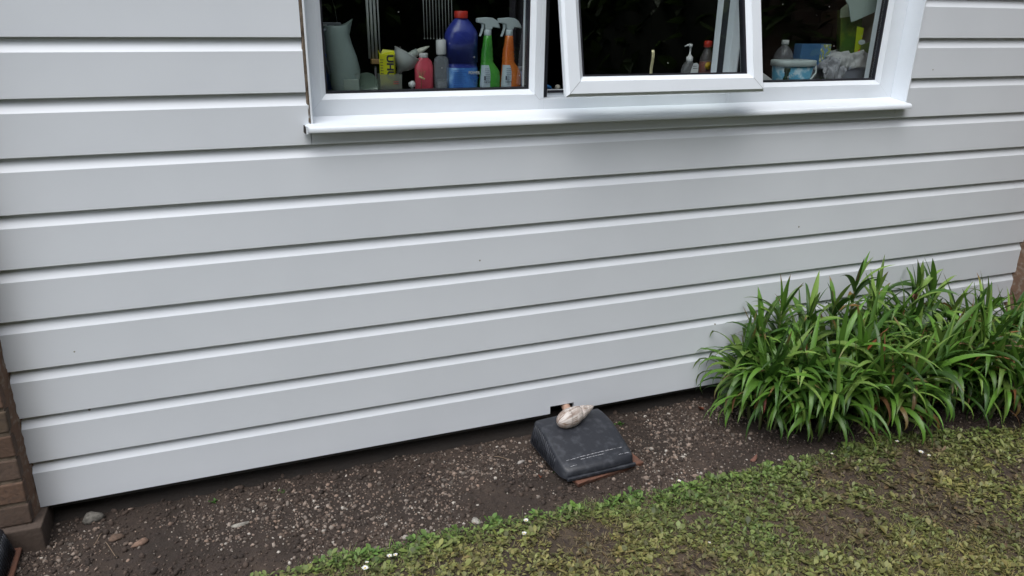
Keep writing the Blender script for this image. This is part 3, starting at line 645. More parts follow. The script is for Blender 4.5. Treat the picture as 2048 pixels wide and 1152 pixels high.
# broken clay pipe end poking out of the notch
b = MB(); rings = []; r_ = random.Random(6); n = 22; path = [(1.134, .11, .104), (1.132, .06, .101), (1.128, .03, .098), (1.124, -.004, .093), (1.122, -.022, .088)]
for i, p in enumerate(path):
    t = Vector(path[min(i + 1, 4)]) - Vector(path[max(i - 1, 0)]); t.normalize(); a = t.cross(Vector((1, 0, 0))).normalized(); c = Vector((1, 0, 0))
    rings.append([tuple(Vector(p) + (a * math.cos(2 * PI * j / n) + c * math.sin(2 * PI * j / n)) * .0165 + (t * r_.uniform(-.006, .004) if i == 4 else Vector())) for j in range(n)])
inner = [[tuple(Vector(path[i]) + (Vector(p) - Vector(path[i])) * .8) for p in rings[i]] for i in (4, 3, 2, 1)]
b.rings(rings + inner, cap=False, smooth=True)
tag(b.build('clay_pipe', simple('pinkish_clay', (.42, .27, .20), .75, noise=(60, (.28, .16, .11), .4, .75), bump=(90, .4, .003)), None, auto=60), 'pinkish clay pipe end with a broken rim poking out of the notch', 'pipe')

# ============================================================ strap-leaved plants
def plant(label, cx, cy, shoots, seed, dead=.08, tall=1.0):
    t = thing('strap_leaf_plant', label, 'plant', (cx, cy, 0)); r_ = random.Random(seed)
    V = []; F = []; CC = []; DV = []; DF = []; DC = []; sb = MB()
    def blade(base, az, el, bend, L, w, col, tipc, out, twist):
        Vv, Ff, Cc = out; n = 10; p = Vector(base); e = el; b0 = len(Vv)
        side0 = Vector((-math.sin(az), math.cos(az), 0)); azz = az
        for i in range(n + 1):
            f = i / n; d = Vector((math.cos(azz) * math.cos(e), math.sin(azz) * math.cos(e), math.sin(e)))
            up = Vector((-math.cos(azz) * math.sin(e), -math.sin(azz) * math.sin(e), math.cos(e))); sd_ = Vector((-math.sin(azz), math.cos(azz), 0))
            sd_ = sd_ * math.cos(twist * f) + up * math.sin(twist * f)
            ww = w * (.55 + .45 * min(1, f * 3.5)) * (1 - max(0, (f - .45) / .55) ** 1.7) * .5 + .0004
            fold = .35 * ww
            Vv += [tuple(p - sd_ * ww + up * fold), tuple(p), tuple(p + sd_ * ww + up * fold)]
            k = max(0, (f - (1 - tipc)) / max(tipc, .01)) if tipc > 0 else 0; k = min(1, k * 2)
            c = [a * (1 - k) + q * k for a, q in zip(col, (.20, .12, .05))]; c2_ = [q * 1.12 for q in c]
            Cc += [tuple(c), tuple(c2_), tuple(c)]
            p = p + d * (L / n); e -= bend / n * (.5 + 1.1 * f); azz += r_.uniform(-.02, .02)
            zg = .004
            if p.z < zg: p.z = zg; e = max(e, 0)
            if p.y > -.008: p.y = -.008 - .002 * r_.random()
        for i in range(n):
            for j in (0, 1): a = b0 + i * 3 + j; Ff.append((a, a + 1, a + 4, a + 3))
    for (sx, sy, h, lean, laz, nlv, Lm) in shoots:
        top = Vector((sx + math.cos(laz) * lean, sy + math.sin(laz) * lean, h)); bot = Vector((sx, sy, -.01)); mid = (top + bot) / 2 + Vector((0, 0, .03))
        sb.tube([bot, bot.lerp(mid, .5) , mid, mid.lerp(top, .6), top], [.006, .006, .005, .004, .003], 6)
        for i in range(nlv):
            f = (i + .5) / nlv; f2 = .12 + .88 * f ** .8
            base = (bot.lerp(mid, f2 * 2) if f2 < .5 else mid.lerp(top, f2 * 2 - 1))
            az = i * 2.399 + r_.uniform(-.5, .5)
            if base.y > -.12 and math.sin(az) > .35: az = -az
            if f > .86: el = r_.uniform(1.05, 1.5); bd = r_.uniform(.0, .5); L = Lm * r_.uniform(.55, .95)
            elif f > .6: el = r_.uniform(.8, 1.35); bd = r_.uniform(1.0, 2.5); L = Lm * r_.uniform(.8, 1.15)
            else: el = r_.uniform(.6, 1.35); bd = r_.uniform(2.1, 3.4); L = Lm * r_.uniform(.75, 1.2)
            g_ = r_.random(); br = r_.uniform(.65, 1.3)
            col = [c * br for c in ((.040, .100, .015) if g_ < .33 else (.088, .190, .025) if g_ < .78 else (.155, .25, .05))]
            isd = r_.random() < dead * (1.5 if f > .5 else .8)
            tip = r_.uniform(.08, .3) if r_.random() < (.22 if f > .8 else .06) else 0
            w = r_.uniform(.013, .028) * (.9 if f > .85 else 1)
            if isd: blade(base, az, el, bd * 1.3, L * .7, w * .6, [c * r_.uniform(.6, 1.2) for c in (.23, .13, .055)], 0, (DV, DF, DC), r_.uniform(-2, 2))
            else: blade(base, az, el, bd, L, w, col, tip, (V, F, CC), r_.uniform(-.8, .8))
    for nm, (a, f, c) in (('leaves', (V, F, CC)), ('dead_leaves', (DV, DF, DC))):
        if not f: continue
        A = np.array(a) - np.array([cx, cy, 0]); o = mesh_np(nm, A, np.array(f), np.array(c), M['strap'], True); o.parent = t
        if nm == 'dead_leaves': o['label'] = 'withered brown leaves among the green ones'
    sb.v = [(p[0] - cx, p[1] - cy, p[2]) for p in sb.v]; sb.build('stems', simple('plant_stem', (.10, .12, .04), .7), t)
r5 = random.Random(12)
def sh(n, cx, cy, rx, ry, h0, h1, nl=20, L=.22):
    o = []
    for i in range(n):
        a = 2 * PI * i / n + r5.uniform(-.4, .4); k = r5.uniform(.25, 1) ** .8; x_ = cx + rx * math.cos(a) * k; y_ = min(-.05, cy + ry * math.sin(a) * k)
        o.append((x_, y_, r5.uniform(h0, h1) * (1 - .25 * k), r5.uniform(.02, .10) * k, a, nl + r5.randint(-3, 4), L * r5.uniform(.85, 1.15)))
    return o
plant('low spreading strap-leaved plant at the left end of the clump', 1.90, -.21, sh(15, 1.90, -.21, .08, .09, .14, .31, 20, .27), 1, .03)
plant('strap-leaved plant with a tall leafy tuft second from the left', 2.02, -.20, [(1.97, -.13, .44, .0, 0, 36, .20), (2.05, -.16, .42, .03, -.4, 30, .21), (1.90, -.15, .38, .03, 2.5, 26, .21)] + sh(17, 2.04, -.28, .14, .13, .15, .34, 21, .28), 2, .04)
plant('tallest strap-leaved plant, rising to a narrow spear with brown tips', 2.33, -.18, [(2.34, -.11, .50, .02, .5, 30, .19), (2.40, -.13, .45, .05, 0, 26, .20), (2.26, -.14, .42, .03, 2.5, 26, .2), (2.36, -.2, .40, .02, 0, 26, .2)] + sh(20, 2.31, -.30, .17, .15, .16, .35, 21, .28), 3, .10)
plant('broad strap-leaved plant right of the tallest one with rusty leaves in its top', 2.68, -.2, [(2.64, -.13, .44, .05, .2, 26, .19), (2.73, -.15, .41, .05, .5, 28, .22), (2.58, -.17, .38, .04, 1, 24, .2), (2.82, -.18, .36, .05, .2, 24, .22)] + sh(21, 2.68, -.34, .19, .17, .17, .35, 21, .29), 4, .10)
plant('strap-leaved plant at the right end with long leaves fanning to the right', 3.05, -.28, [(3.0, -.2, .30, .05, .3, 26, .27)] + sh(20, 3.00, -.37, .20, .18, .16, .30, 22, .31), 5, .05)

# ============================================================ hedge and shed fence behind the photographer (mirrored in the glass)
def hedge(label, x0, x1, y, zh, seed, depth=.9, n=9000):
    r_ = np.random.RandomState(seed); xx = r_.uniform(x0, x1, n); zz = r_.uniform(0, zh, n) * (.85 + .3 * fbm(xx, xx * 0, .8, 3, seed)); yy = y + r_.uniform(-depth / 2, depth / 2, n)
    az = r_.uniform(0, 6.28, n); col = np.array([.07, .115, .028]) * r_.uniform(.3, 2.0, (n, 1)) * (.5 + fbm(xx, zz, 1.3, 3, 4))[:, None]
    V1, F1, C1 = leaf_mesh('h', xx, yy, zz, r_.uniform(.12, .3, n), r_.uniform(.08, .16, n), az, r_.uniform(-.5, 1.2, n), r_.uniform(0, 1, n), col, np.array([.2, 1, .9, .1]), .2, '', '')
    t = thing('hedge', label, 'hedge', (x0, y, 0)); o = mesh_np('foliage', V1 - np.array([x0, y, 0]), F1, C1, M['weed'], True); o.parent = t
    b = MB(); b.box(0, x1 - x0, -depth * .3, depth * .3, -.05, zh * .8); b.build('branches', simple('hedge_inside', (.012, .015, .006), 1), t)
hedge('dense dark green garden hedge facing the house wall', -6, 9, -6.6, 2.2, 1)
hedge('unseen evergreen hedge added on the right to darken that end of the wall', 3.42, 4.6, -3.1, 4.2, 2, 4.2, 14000)  # out of view; added to block sky light from the right
def garden_tree(label, x, y, h, rad, seed, n=10000):
    r_ = np.random.RandomState(seed); t = thing('garden_tree', label, 'tree', (x, y, 0)); q = random.Random(seed)
    b = MB(); b.tube([(0, 0, -.1), (.05, .03, h * .3), (-.06, .05, h * .6), (0, 0, h * .9)], [.17, .13, .09, .03], 8)
    for i in range(9):
        a = i * 2.4; z0 = h * (.25 + .06 * i); b.tube([(0, 0, z0), (rad * .4 * math.cos(a), rad * .4 * math.sin(a), z0 + .4), (rad * .8 * math.cos(a), rad * .8 * math.sin(a), z0 + .7)], [.05, .035, .012], 6)
    b.build('trunk', simple('tree_bark', (.06, .045, .03), .9), t)
    cl_ = [(q.gauss(0, rad * .45), q.gauss(0, rad * .45), h * q.uniform(.22, .95), rad * q.uniform(.3, .55)) for _ in range(40)]; P = []
    for i in range(n):
        c = cl_[i % 40]; d = r_.normal(0, 1, 3); d /= np.linalg.norm(d); P.append(np.array(c[:3]) + d * c[3] * r_.rand() ** .4)
    P = np.array(P); col = np.array([.06, .10, .025]) * r_.uniform(.5, 1.6, (n, 1)); P[:, 2] = np.maximum(P[:, 2], .3)
    V1, F1, C1 = leaf_mesh('h', P[:, 0], P[:, 1], P[:, 2], r_.uniform(.22, .5, n), r_.uniform(.18, .34, n), r_.uniform(0, 6.28, n), r_.uniform(-.6, 1.2, n), r_.uniform(0, 1, n), col, np.array([.2, 1, .9, .1]), .2, '', '')
    o = mesh_np('crown', V1, F1, C1, M['weed'], True); o.parent = t
for i, (x_, y_, h_, r_0, lab_) in enumerate([(-4.2, -9.2, 8.0, 2.2, 'leftmost tall leafy tree behind the garden hedge'), (-1.0, -9.6, 8.8, 2.4, 'second tall leafy tree from the left behind the garden hedge'), (2.2, -9.4, 8.4, 2.3, 'third tall leafy tree behind the garden hedge'), (5.4, -9.0, 9.0, 2.5, 'fourth tall leafy tree behind the garden hedge'), (8.4, -8.2, 8.2, 2.4, 'rightmost tall leafy tree behind the garden hedge')]):
    garden_tree(lab_, x_, y_, h_, r_0, 40 + i)

# ============================================================ the kitchen behind the window
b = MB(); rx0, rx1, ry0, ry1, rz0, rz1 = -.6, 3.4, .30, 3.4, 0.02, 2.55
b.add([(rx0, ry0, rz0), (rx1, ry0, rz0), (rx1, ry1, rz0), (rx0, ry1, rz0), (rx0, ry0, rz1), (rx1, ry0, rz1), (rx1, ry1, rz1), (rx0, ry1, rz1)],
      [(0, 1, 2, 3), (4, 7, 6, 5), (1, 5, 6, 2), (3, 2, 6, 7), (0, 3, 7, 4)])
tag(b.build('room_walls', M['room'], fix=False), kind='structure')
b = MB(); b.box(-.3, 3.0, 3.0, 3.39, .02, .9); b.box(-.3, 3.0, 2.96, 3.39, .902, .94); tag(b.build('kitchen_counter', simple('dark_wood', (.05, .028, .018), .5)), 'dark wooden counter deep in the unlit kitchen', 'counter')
SZ = 1.229
b = MB(); b.box(OX0, OX1, .148, .40, SZ - .022, SZ); b.box(OX0, OX1, .148, .30, OZ0 - .01, SZ - .023); tag(b.build('inside_sill', M['sillw'], bevel=.003), kind='structure')

def xz(u, v, y): p = at(u, v, y); return float(p[0]), float(p[2])
def loft(b, secs, n=26, a0=0, a1=2 * PI, off=0, p=2.4, cap=True):     # secs: z, cx, hx, hy ; superellipse rings
    full = abs(a1 - a0 - 2 * PI) < 1e-6; rs_ = []
    for z, cx, hx, hy in secs:
        ring = []
        for j in range(n if full else n + 1):
            a = a0 + (a1 - a0) * j / n; c, s_ = math.cos(a), math.sin(a); e = 2 / p
            ring.append((cx + (hx + off) * math.copysign(abs(c) ** e, c), (hy + off) * math.copysign(abs(s_) ** e, s_), z))
        rs_.append(ring)
    b.rings(rs_, closed=full, cap=cap and full, smooth=True)
def subsec(secs, z0, z1, n=10):
    zs = [s[0] for s in secs]; return [tuple([z] + [float(np.interp(z, zs, [s[k] for s in secs])) for k in (1, 2, 3)]) for z in np.linspace(z0, z1, n)]
white_pl = simple('white_cap_plastic', (0.469, 0.469, 0.469), .35); ink = simple('dark_ink', (.02, .02, .03), .5); grey_ink = simple('grey_ink', (0.13, 0.16, 0.22), .5)
def lines(parent, x0, x1, z0, z1, rows, y, m, seed=0, name='small_print'):
    r_ = random.Random(seed); b = MB(); dz = (z1 - z0) / rows
    for i in range(rows):
        z = z1 - dz * (i + .5); x = x0; e = x0 + (x1 - x0) * r_.uniform(.7, 1)
        while x < e:
            w_ = min(r_.uniform(.002, .006), e - x); b.box(x, x + w_, y - .0004, y, z - dz * .16, z + dz * .16); x += w_ + .001
    return b.build(name, m, parent)

# --- two trigger spray bottles
def spray(label, u, y, body_c, label_c, lab_c2, seed, group):
    x0 = float(at(u, 150, y)[0]); t = thing('spray_bottle', label, 'spray bottle', (x0, y, SZ), R(8), group)
    secs = [(0, .002, .034, .022), (.004, .002, .036, .024), (.05, .002, .037, .025), (.075, .003, .036, .025), (.092, .002, .033, .024), (.105, -.002, .028, .022), (.118, -.007, .0215, .020), (.125, -.008, .0195, .0185), (.133, -.0075, .021, .019), (.139, -.008, .0185, .018), (.147, -.0075, .020, .018), (.153, -.008, .0175, .017), (.161, -.007, .019, .017), (.168, -.0065, .0165, .016), (.185, -.006, .0145, .014), (.205, -.006, .013, .013), (.207, -.006, .010, .010)]
    b = MB(); loft(b, secs, p=2.5); b.build('bottle', body_c, t)
    lsec = subsec(secs, .012, .112, 14); b = MB(); loft(b, [(z, cx, hx, hy) for z, cx, hx, hy in lsec], n=14, a0=PI * 1.02, a1=PI * 1.02 + 1.3, off=.0006, p=2.5); b.build('label', label_c, t, fix=False)
    lines(t, -.028, -.010, .062, .104, 7, -.0266, grey_ink, seed)
    text('lettering', 'NEW', .008, ink, t, (-.020, -.0268, .058), sx=1.3); b = MB(); b.box(-.031, -.026, -.0264, -.0258, .064, .078); b.build('symbol', ink, t)
    b = MB(); b.lathe([(.0115, .203), (.0125, .205), (.0125, .222), (.011, .224)], x=-.006, n=20); b.build('collar', lab_c2, t)
    b = MB(); b.prism([(-.046, .259), (-.046, .246), (-.030, .243), (-.020, .240), (-.016, .224), (.006, .224), (.010, .232), (.038, .228), (.034, .240), (.025, .252), (.010, .260), (-.01, .262)], -.009, .009); b.build('trigger_head', lab_c2, t, bevel=.002)
    b = MB(); b.prism([(-.029, .245), (-.021, .243), (-.022, .228), (-.027, .213), (-.033, .202), (-.037, .203), (-.032, .214), (-.028, .229)], -.0055, .0055); b.build('trigger', lab_c2, t, bevel=.0015)
    return t
head = simple('frosted_grey_plastic', (0.4, 0.45, 0.469), .35); lab = simple('pale_label', (0.36, 0.42, 0.469), .5)
spray('green trigger spray bottle standing between the blue and orange bottles', 978, .20, simple('green_bottle', (0.055, 0.27, 0.035), .25, noise=(14, (.03, .15, .03), .4, .7)), lab, head, 1, 'trigger spray bottles behind the left pane')
spray('orange trigger spray bottle right of the green one', 1020, .195, simple('orange_bottle', (0.469, 0.13, 0.025), .25, noise=(14, (.42, .08, .02), .4, .7)), lab, head, 2, 'trigger spray bottles behind the left pane')

# --- large blue bottle with red cap
t = thing('cleaner_bottle', 'large dark blue bottle with red cap and light blue label', 'bottle', (.783, .215, SZ), R(6))
prof = [(.046, 0), (.0535, .004), (.0535, .006), (.0535, .106), (.052, .110), (.0515, .116), (.053, .121), (.0545, .128), (.0555, .12), (.0555, .20), (.0545, .212), (.050, .222), (.040, .236), (.029, .249), (.022, .256), (.0195, .259)]
b = MB(); loft(b, [(z, 0, r, r * .72) for r, z in prof], n=40, p=2.3); b.build('bottle', simple('dark_blue_plastic', (0.022, 0.03, 0.2), .28, noise=(22, (.035, .05, .27), .4, .75)), t)
b = MB(); b.lathe([(.0215, .258), (.0225, .260), (.0225, .278), (.021, .280), (.001, .2805)], n=36); b.build('cap', simple('red_cap', (0.469, 0.03, 0.02), .35), t)
b = MB(); loft(b, [(z, 0, .0535, .0535 * .72) for z in (.030, .06, .104)], n=30, a0=PI * 1.02, a1=PI * 2.05, off=.0007, p=2.3); b.build('label', simple('light_blue_label', (.05, .17, .48), .4, noise=(18, (.32, .55, .82), .5, .7)), t, fix=False)
wi, bi = simple('white_ink', (0.469, 0.469, 0.469), .4), simple('blue_ink', (0.03, 0.1, 0.38), .4)
text('lettering', 'POWER', .0125, wi, t, (.0285, -.0398, .088), rot=(PI / 2, .05, .13), sx=1.0, bold=.0005); text('lettering', 'Cleaner', .0115, bi, t, (.0285, -.0398, .073), rot=(PI / 2, .05, .13), sx=.9, bold=.0003)
lines(t, -.045, .004, .040, .100, 9, -.0392, bi, 3); b = MB(); b.prism([(.032, .066), (.037, .062), (.032, .057), (.027, .062)], -.0392, -.0388); b.build('emblem', bi, t)

# --- clear bottle with white cap
clear = simple('smoky_clear_plastic', (0.3, 0.32, 0.35), .12, alpha=.42)
t = thing('toiletry_bottle', 'clear flat bottle with white cap left of the large blue bottle', 'bottle', (float(at(883, 150, .2)[0]), .2, SZ), 0)
b = MB(); loft(b, [(0, 0, .018, .013), (.003, 0, .0245, .0155), (.118, 0, .0245, .0155), (.134, 0, .0215, .014), (.142, 0, .011, .010), (.149, 0, .010, .0095)], p=3); b.build('bottle', clear, t)
b = MB(); loft(b, [(.002, 0, .0185, .0135), (.062, 0, .0187, .0137)], p=3, off=-.001); b.build('liquid', simple('dull_liquid', (0.25, 0.26, 0.28), .2, alpha=.7), t)
b = MB(); b.lathe([(.0155, .146), (.0165, .148), (.0165, .190), (.015, .192), (.001, .1922)], n=24); b.build('cap', white_pl, t)
# --- pink red bottle
t = thing('red_bottle', 'pinkish red bottle with white lid beside the tilted funnel', 'bottle', (float(at(848, 150, .21)[0]), .21, SZ), 0)
b = MB(); loft(b, [(0, 0, .027, .017), (.003, 0, .030, .018), (.08, 0, .0305, .018), (.108, 0, .0305, .018), (.110, 0, .0295, .017), (.124, 0, .0265, .016), (.134, 0, .016, .013), (.137, 0, .0125, .0125)], p=2.6); b.build('bottle', simple('pink_red_plastic', (0.469, 0.06, 0.0903), .35), t)
b = MB(); b.lathe([(.014, .136), (.0145, .1365), (.0145, .149), (.0135, .150), (.001, .1502)], n=24); b.build('lid', white_pl, t)

# --- translucent jug
jx = float(at(684, 120, .22)[0]); t = thing('plastic_jug', 'tall translucent grey plastic jug with a pointed spout', 'jug', (jx, .22, SZ), R(5))
b = MB(); sec = [(.0, .004, .030, .030), (.004, .004, .034, .036), (.05, .006, .044, .040), (.10, .006, .050, .042), (.14, .000, .047, .040), (.18, -.008, .041, .036), (.205, -.011, .039, .034), (.222, -.009, .042, .032), (.232, -.006, .047, .028)]
n = 36; rs_ = []
for z, cx, hx, hy in sec:
    rs_.append([(cx + hx * math.cos(a), hy * math.sin(a) * (1 - .6 * max(0, math.cos(a)) ** 3 * (z > .2)), z + (.022 * max(0, math.cos(a)) ** 2 if z > .23 else 0)) for a in [2 * PI * j / n for j in range(n)]])
b.rings(rs_, cap=False, smooth=True); b.build('jug_body', simple('frosted_jug', (.30, .37, .355), .3, alpha=.80), t)
b = MB(); b.tube([(-.04, -.01, .225), (-.066, -.012, .215), (-.062, -.012, .15), (-.043, -.01, .09)], .006, 8); b.build('jug_handle', simple('frosted_handle', (0.2, 0.225, 0.25), .3, alpha=.8), t)
# --- upturned blue and white bottle, radio with aerial
px = float(at(657, 130, .19)[0]); t = thing('upturned_bottle', 'narrow blue bottle standing on its white cap by the left frame', 'bottle', (px + .012, .285, SZ + .01), 0)
b = MB(); b.lathe([(.009, .0), (.0125, .001), (.0125, .022), (.0115, .024)], n=20); b.build('cap', white_pl, t)
b = MB(); loft(b, [(.024, 0, .008, .008), (.03, 0, .011, .009), (.09, -.001, .012, .008), (.135, -.002, .013, .003)], p=2.2); b.build('bottle', simple('mid_blue_plastic', (0.05, 0.13, 0.45), .35, noise=(15, (.35, .4, .5), .55, .7)), t)
px, pz = xz(662, 50, .32); t = thing('radio', 'small grey radio with a thin bent aerial in the left corner', 'radio', (px, .33, SZ), 0)
b = MB(); b.box(-.05, .032, -.015, .015, 0, pz - SZ + .008); b.build('radio_case', simple('radio_grey', (0.16, 0.17, 0.19), .4), t, bevel=.003)
b = MB(); b.box(-.040, -.014, -.0162, -.0152, pz - SZ - .016, pz - SZ + .002); b.box(-.006, .008, -.0162, -.0152, pz - SZ - .016, pz - SZ + .0); b.build('display', white_pl, t)
b = MB(); b.tube([(.022, 0, pz - SZ + .006), (.017, 0, pz - SZ + .05), (.004, 0, pz - SZ + .10), (-.012, 0, pz - SZ + .15)], .0011, 6); b.build('aerial', simple('aerial_metal', (0.469, 0.469, 0.469), .3, metal=1), t)
# --- small white carton, glass saucer
px = float(at(703, 168, .18)[0]); t = thing('small_carton', 'small pale green white carton with an open flap below the jug', 'carton', (px, .18, SZ), R(-12))
b = MB(); b.box(-.024, .024, -.014, .014, 0, .074); b.build('carton_body', simple('pale_carton', (0.225, 0.269, 0.237), .6), t, bevel=.0015)
b = MB(); b.add([(-.024, .0145, .075), (.024, .0145, .075), (.027, .006, .094), (-.012, .004, .082)], [(0, 1, 2, 3)]); b.build('flap', simple('carton_inside', (0.42, 0.469, 0.45), .6), t, fix=False)
px = float(at(737, 178, .21)[0]); b = MB(); b.lathe([(.001, -.004), (.030, -.004), (.036, -.001), (.038, .004), (.036, .004), (.030, .000), (.001, .000)], n=36)
o = b.build('glass_saucer', simple('greenish_glass', (0.22, 0.3, 0.24), .1, alpha=.45), loc=(px, .23, SZ + .052)); o.rotation_euler = (R(72), 0, 0); tag(o, 'greenish glass saucer leaning on edge right of the small carton', 'saucer')
# --- clear tub and yellow glue box
px = float(at(780, 165, .195)[0]); t = thing('clear_tub', 'cloudy clear plastic tub with red print in front of the yellow box', 'tub', (px, .195, SZ), 0)
b = MB(); rs_ = [[(sx_ * w_, sy_ * d_, z) for sx_, sy_ in ((-1, -1), (1, -1), (1, 1), (-1, 1))] for z, w_, d_ in ((.001, .032, .020), (.088, .036, .022))]; b.rings(rs_, smooth=False, cap=False); b.add([(-.032, -.02, .001), (.032, -.02, .001), (.032, .02, .001), (-.032, .02, .001)], [(0, 1, 2, 3)])
b.build('tub_body', simple('cloudy_plastic', (0.206, 0.212, 0.188), .3, alpha=.62), t, bevel=.001)
lines(t, .006, .028, .056, .068, 2, -.0232, simple('red_ink', (0.469, 0.06, 0.06), .5), 7, 'red_print')
px, pz = xz(775, 180, .215); yel = simple('yellow_card', (0.469, 0.469, 0), .45)
t = thing('glue_box', 'yellow cardboard glue box with big black upright lettering', 'box', (px, .200, SZ + .050), R(-28))
H_ = .098; b = MB(); b.box(-.0235, .0235, -.0095, .0095, 0, H_); b.build('box_body', yel, t, bevel=.0006)
b = MB(); b.add([(-.0235, .0095, H_), (.0235, .0095, H_), (.018, .020, H_ + .010), (-.018, .016, H_ + .014)], [(0, 1, 2, 3)]); b.add([(-.0236, -.0095, H_), (-.0236, .0095, H_), (-.030, .006, H_ + .012), (-.028, -.007, H_ + .010)], [(0, 1, 2, 3)]); b.build('flap', yel, t, fix=False)
text('lettering', 'UHU', .030, ink, t, (.011, -.0099, .060), rot=(PI / 2, PI / 2, 0), sx=1.15, bold=.0012)
lines(t, -.020, -.008, .035, .085, 6, -.0099, ink, 9)
# --- tilted funnel and the sealant tube lying in it
px, pz = xz(812, 118, .23); t = thing('funnel', 'white plastic funnel bowl tilted to the right', 'funnel', (px, .235, pz), 0); t.rotation_euler = (0, R(30), 0)
b = MB(); pr = [(.046, .016), (.0475, .0165), (.046, .013), (.041, -.005), (.031, -.022), (.018, -.034), (.010, -.040), (.008, -.052)]; pr2 = [(r - .0015, z) for r, z in pr[::-1]][:-2]
b.lathe(pr + pr2, n=40, cap=False); b.build('bowl', simple('frosted_white', (0.45, 0.469, 0.469), .35, alpha=.93), t)
b = MB(); b.lathe([(.046, .0155), (.049, .0158), (.049, .0178), (.046, .018)], n=40); b.build('rim', white_pl, t)
t = thing('sealant_tube', 'cream nozzle tube lying across the tilted funnel', 'tube', (px + .006, .222, pz + .008), 0); t.rotation_euler = (0, R(-24), 0)
b = MB(); b.rings([[(x_, r * math.cos(a), r * math.sin(a)) for a in [2 * PI * j / 16 for j in range(16)]] for x_, r in ((-.006, .004), (-.002, .010), (.02, .0125), (.034, .0125))]); b.build('tube_body', simple('cloudy_tube', (0.33, 0.36, 0.33), .3, alpha=.8), t)
b = MB(); b.rings([[(x_, r * math.cos(a), r * math.sin(a) * (1 - x_ * 3)) for a in [2 * PI * j / 16 for j in range(16)]] for x_, r in ((.034, .0105), (.05, .0095), (.068, .0055), (.078, .002))]); b.build('nozzle', simple('cream_plastic', (0.469, 0.469, 0.4), .4), t)
# --- rosebud ornament, dried sprig
px = float(at(824, 170, .17)[0]); pz = xz(824, 168, .17)[1]; b = MB()
for i in range(3): b.lathe([(.002, -.012 + i * .003), (.0105 - i * .002, -.008 + i * .003), (.0115 - i * .003, .002 + i * .003), (.0095 - i * .003, .006 + i * .002)], x=i * .001, n=18, cap=False)
b.lathe([(.006, -.03), (.004, -.011)], n=12)
tag(b.build('rosebud_ornament', simple('white_china', (0.469, 0.469, 0.469), .3), loc=(px, .17, max(pz, SZ + .030))), 'small white china rosebud in front of the red bottle', 'ornament')
px, pz = xz(843, 150, .17); t = thing('dried_sprig', 'dried sprig tied with pale string leaning on the red bottle', 'sprig', (px, .172, SZ), 0)
b = MB(); r_ = random.Random(3)
for i in range(9): a = r_.uniform(-.55, .55); b.tube([(-.004 + .003 * a, 0, .0), (0, 0, .070), (.028 * a, .003, .090 + .016 * r_.random())], .0009, 5)
b.build('stalks', simple('dried_stalk', (0.2, 0.1, 0.05), .8), t)
b = MB(); b.tube([(-.008, 0, .080), (0, -.004, .076), (.010, -.003, .072)], .003, 8); b.build('string', simple('pale_string', (0.469, 0.38, 0.2), .8), t)
# --- small tub at the right end
px = float(at(1044, 160, .22)[0]); t = thing('small_jar', 'small lilac and white jar squeezed behind the orange bottle', 'jar', (px, .235, SZ), 0)
b = MB(); b.lathe([(.017, 0), (.018, .002), (.018, .088), (.016, .090)], n=24); b.build('jar_body', simple('lilac_plastic', (0.22, 0.22, 0.38), .4), t)
b = MB(); b.lathe([(.019, .088), (.019, .100), (.018, .102), (.001, .102)], n=24); b.build('jar_lid', simple('grey_lid', (0.22, 0.22, 0.24), .4), t)
# --- wind chimes hanging behind the left pane
steel = simple('chime_metal', (.75, .77, .77), .35, metal=.25)
t = thing('wind_chime', 'wind chime of four bright metal tubes above a wooden block', 'wind chime', (float(at(745, 60, .34)[0]), .34, 1.66), 0)
for i in range(4):
    x_, zt = xz(733.5 + i * 7.2, 6, .34); x2_, z_b = xz(741 + i * 5.5, 117, .34); b = MB(); r = .0042 if i < 3 else .0025
    b.tube([(x_ - t.location.x, 0, zt + .12 - 1.66), (x_ - t.location.x, 0, zt - 1.66), (x_ + .001 - t.location.x, 0, z_b - 1.66)], r, 12); b.build('chime_tube', steel, t)
b = MB(); zz = xz(748, 118, .34)[1]; b.box(-.010, .018, -.012, .012, zz - .016 - 1.66, zz - 1.66); b.build('wooden_block', simple('pale_wood', (0.33, 0.2, 0.08), .6), t, bevel=.002)
b = MB(); b.tube([(.004, 0, zz - .016 - 1.66), (.004, 0, SZ - 1.66)], .004, 8); b.build('stand_post', simple('dull_post', (0.1, 0.0903, 0.1), .5), t)
b = MB(); b.box(-.03, .03, -.015, .015, .12 - .03, .12 + .0); b.build('hanger', simple('dark_hanger', (.03, .02, .015), .7), t)
t = thing('wind_chime', 'wind chime of ten thin rods hanging left of the red bottle cap', 'wind chime', (float(at(880, 60, .34)[0]), .34, 1.66), 0)
for i in range(10):
    x_, zt = xz(846.5 + i * 6.3, 8, .34); z_b = xz(850, 77, .34)[1]; b = MB(); b.tube([(x_ - t.location.x, 0, .09), (x_ - t.location.x, 0, zt - 1.66), (x_ - t.location.x + .0015, 0, z_b - 1.66)], .0011, 6)
    b.lathe([(.0004, -.003), (.0022, 0), (.0004, .003)], n=8); 
    b.v[-24:] = [(p[0] + x_ - t.location.x + .0015, p[1], p[2] + z_b - 1.66) for p in b.v[-24:]]; b.build('chime_rod', steel, t)
b = MB(); b.box(-.06, .06, -.01, .01, .09, .115); b.build('hanger', simple('dark_hanger_bar', (.03, .02, .015), .7), t)
# --- dark curtain at the right side of the left pane
b = MB(); xs = np.linspace(float(at(1022, 90, .36)[0]), float(at(1068, 90, .36)[0]) + .06, 60)
rs_ = [[(x_, .37 + .018 * math.sin(x_ * 170) + .006 * math.sin(x_ * 410), z) for x_ in xs] for z in (SZ, 1.6, 2.0)]; b.rings(rs_, closed=False)
tag(b.build('curtain', simple('dark_plum_cloth', (.035, .03, .038), .9), fix=False), 'dark plum curtain hanging at the right of the left pane', 'curtain')

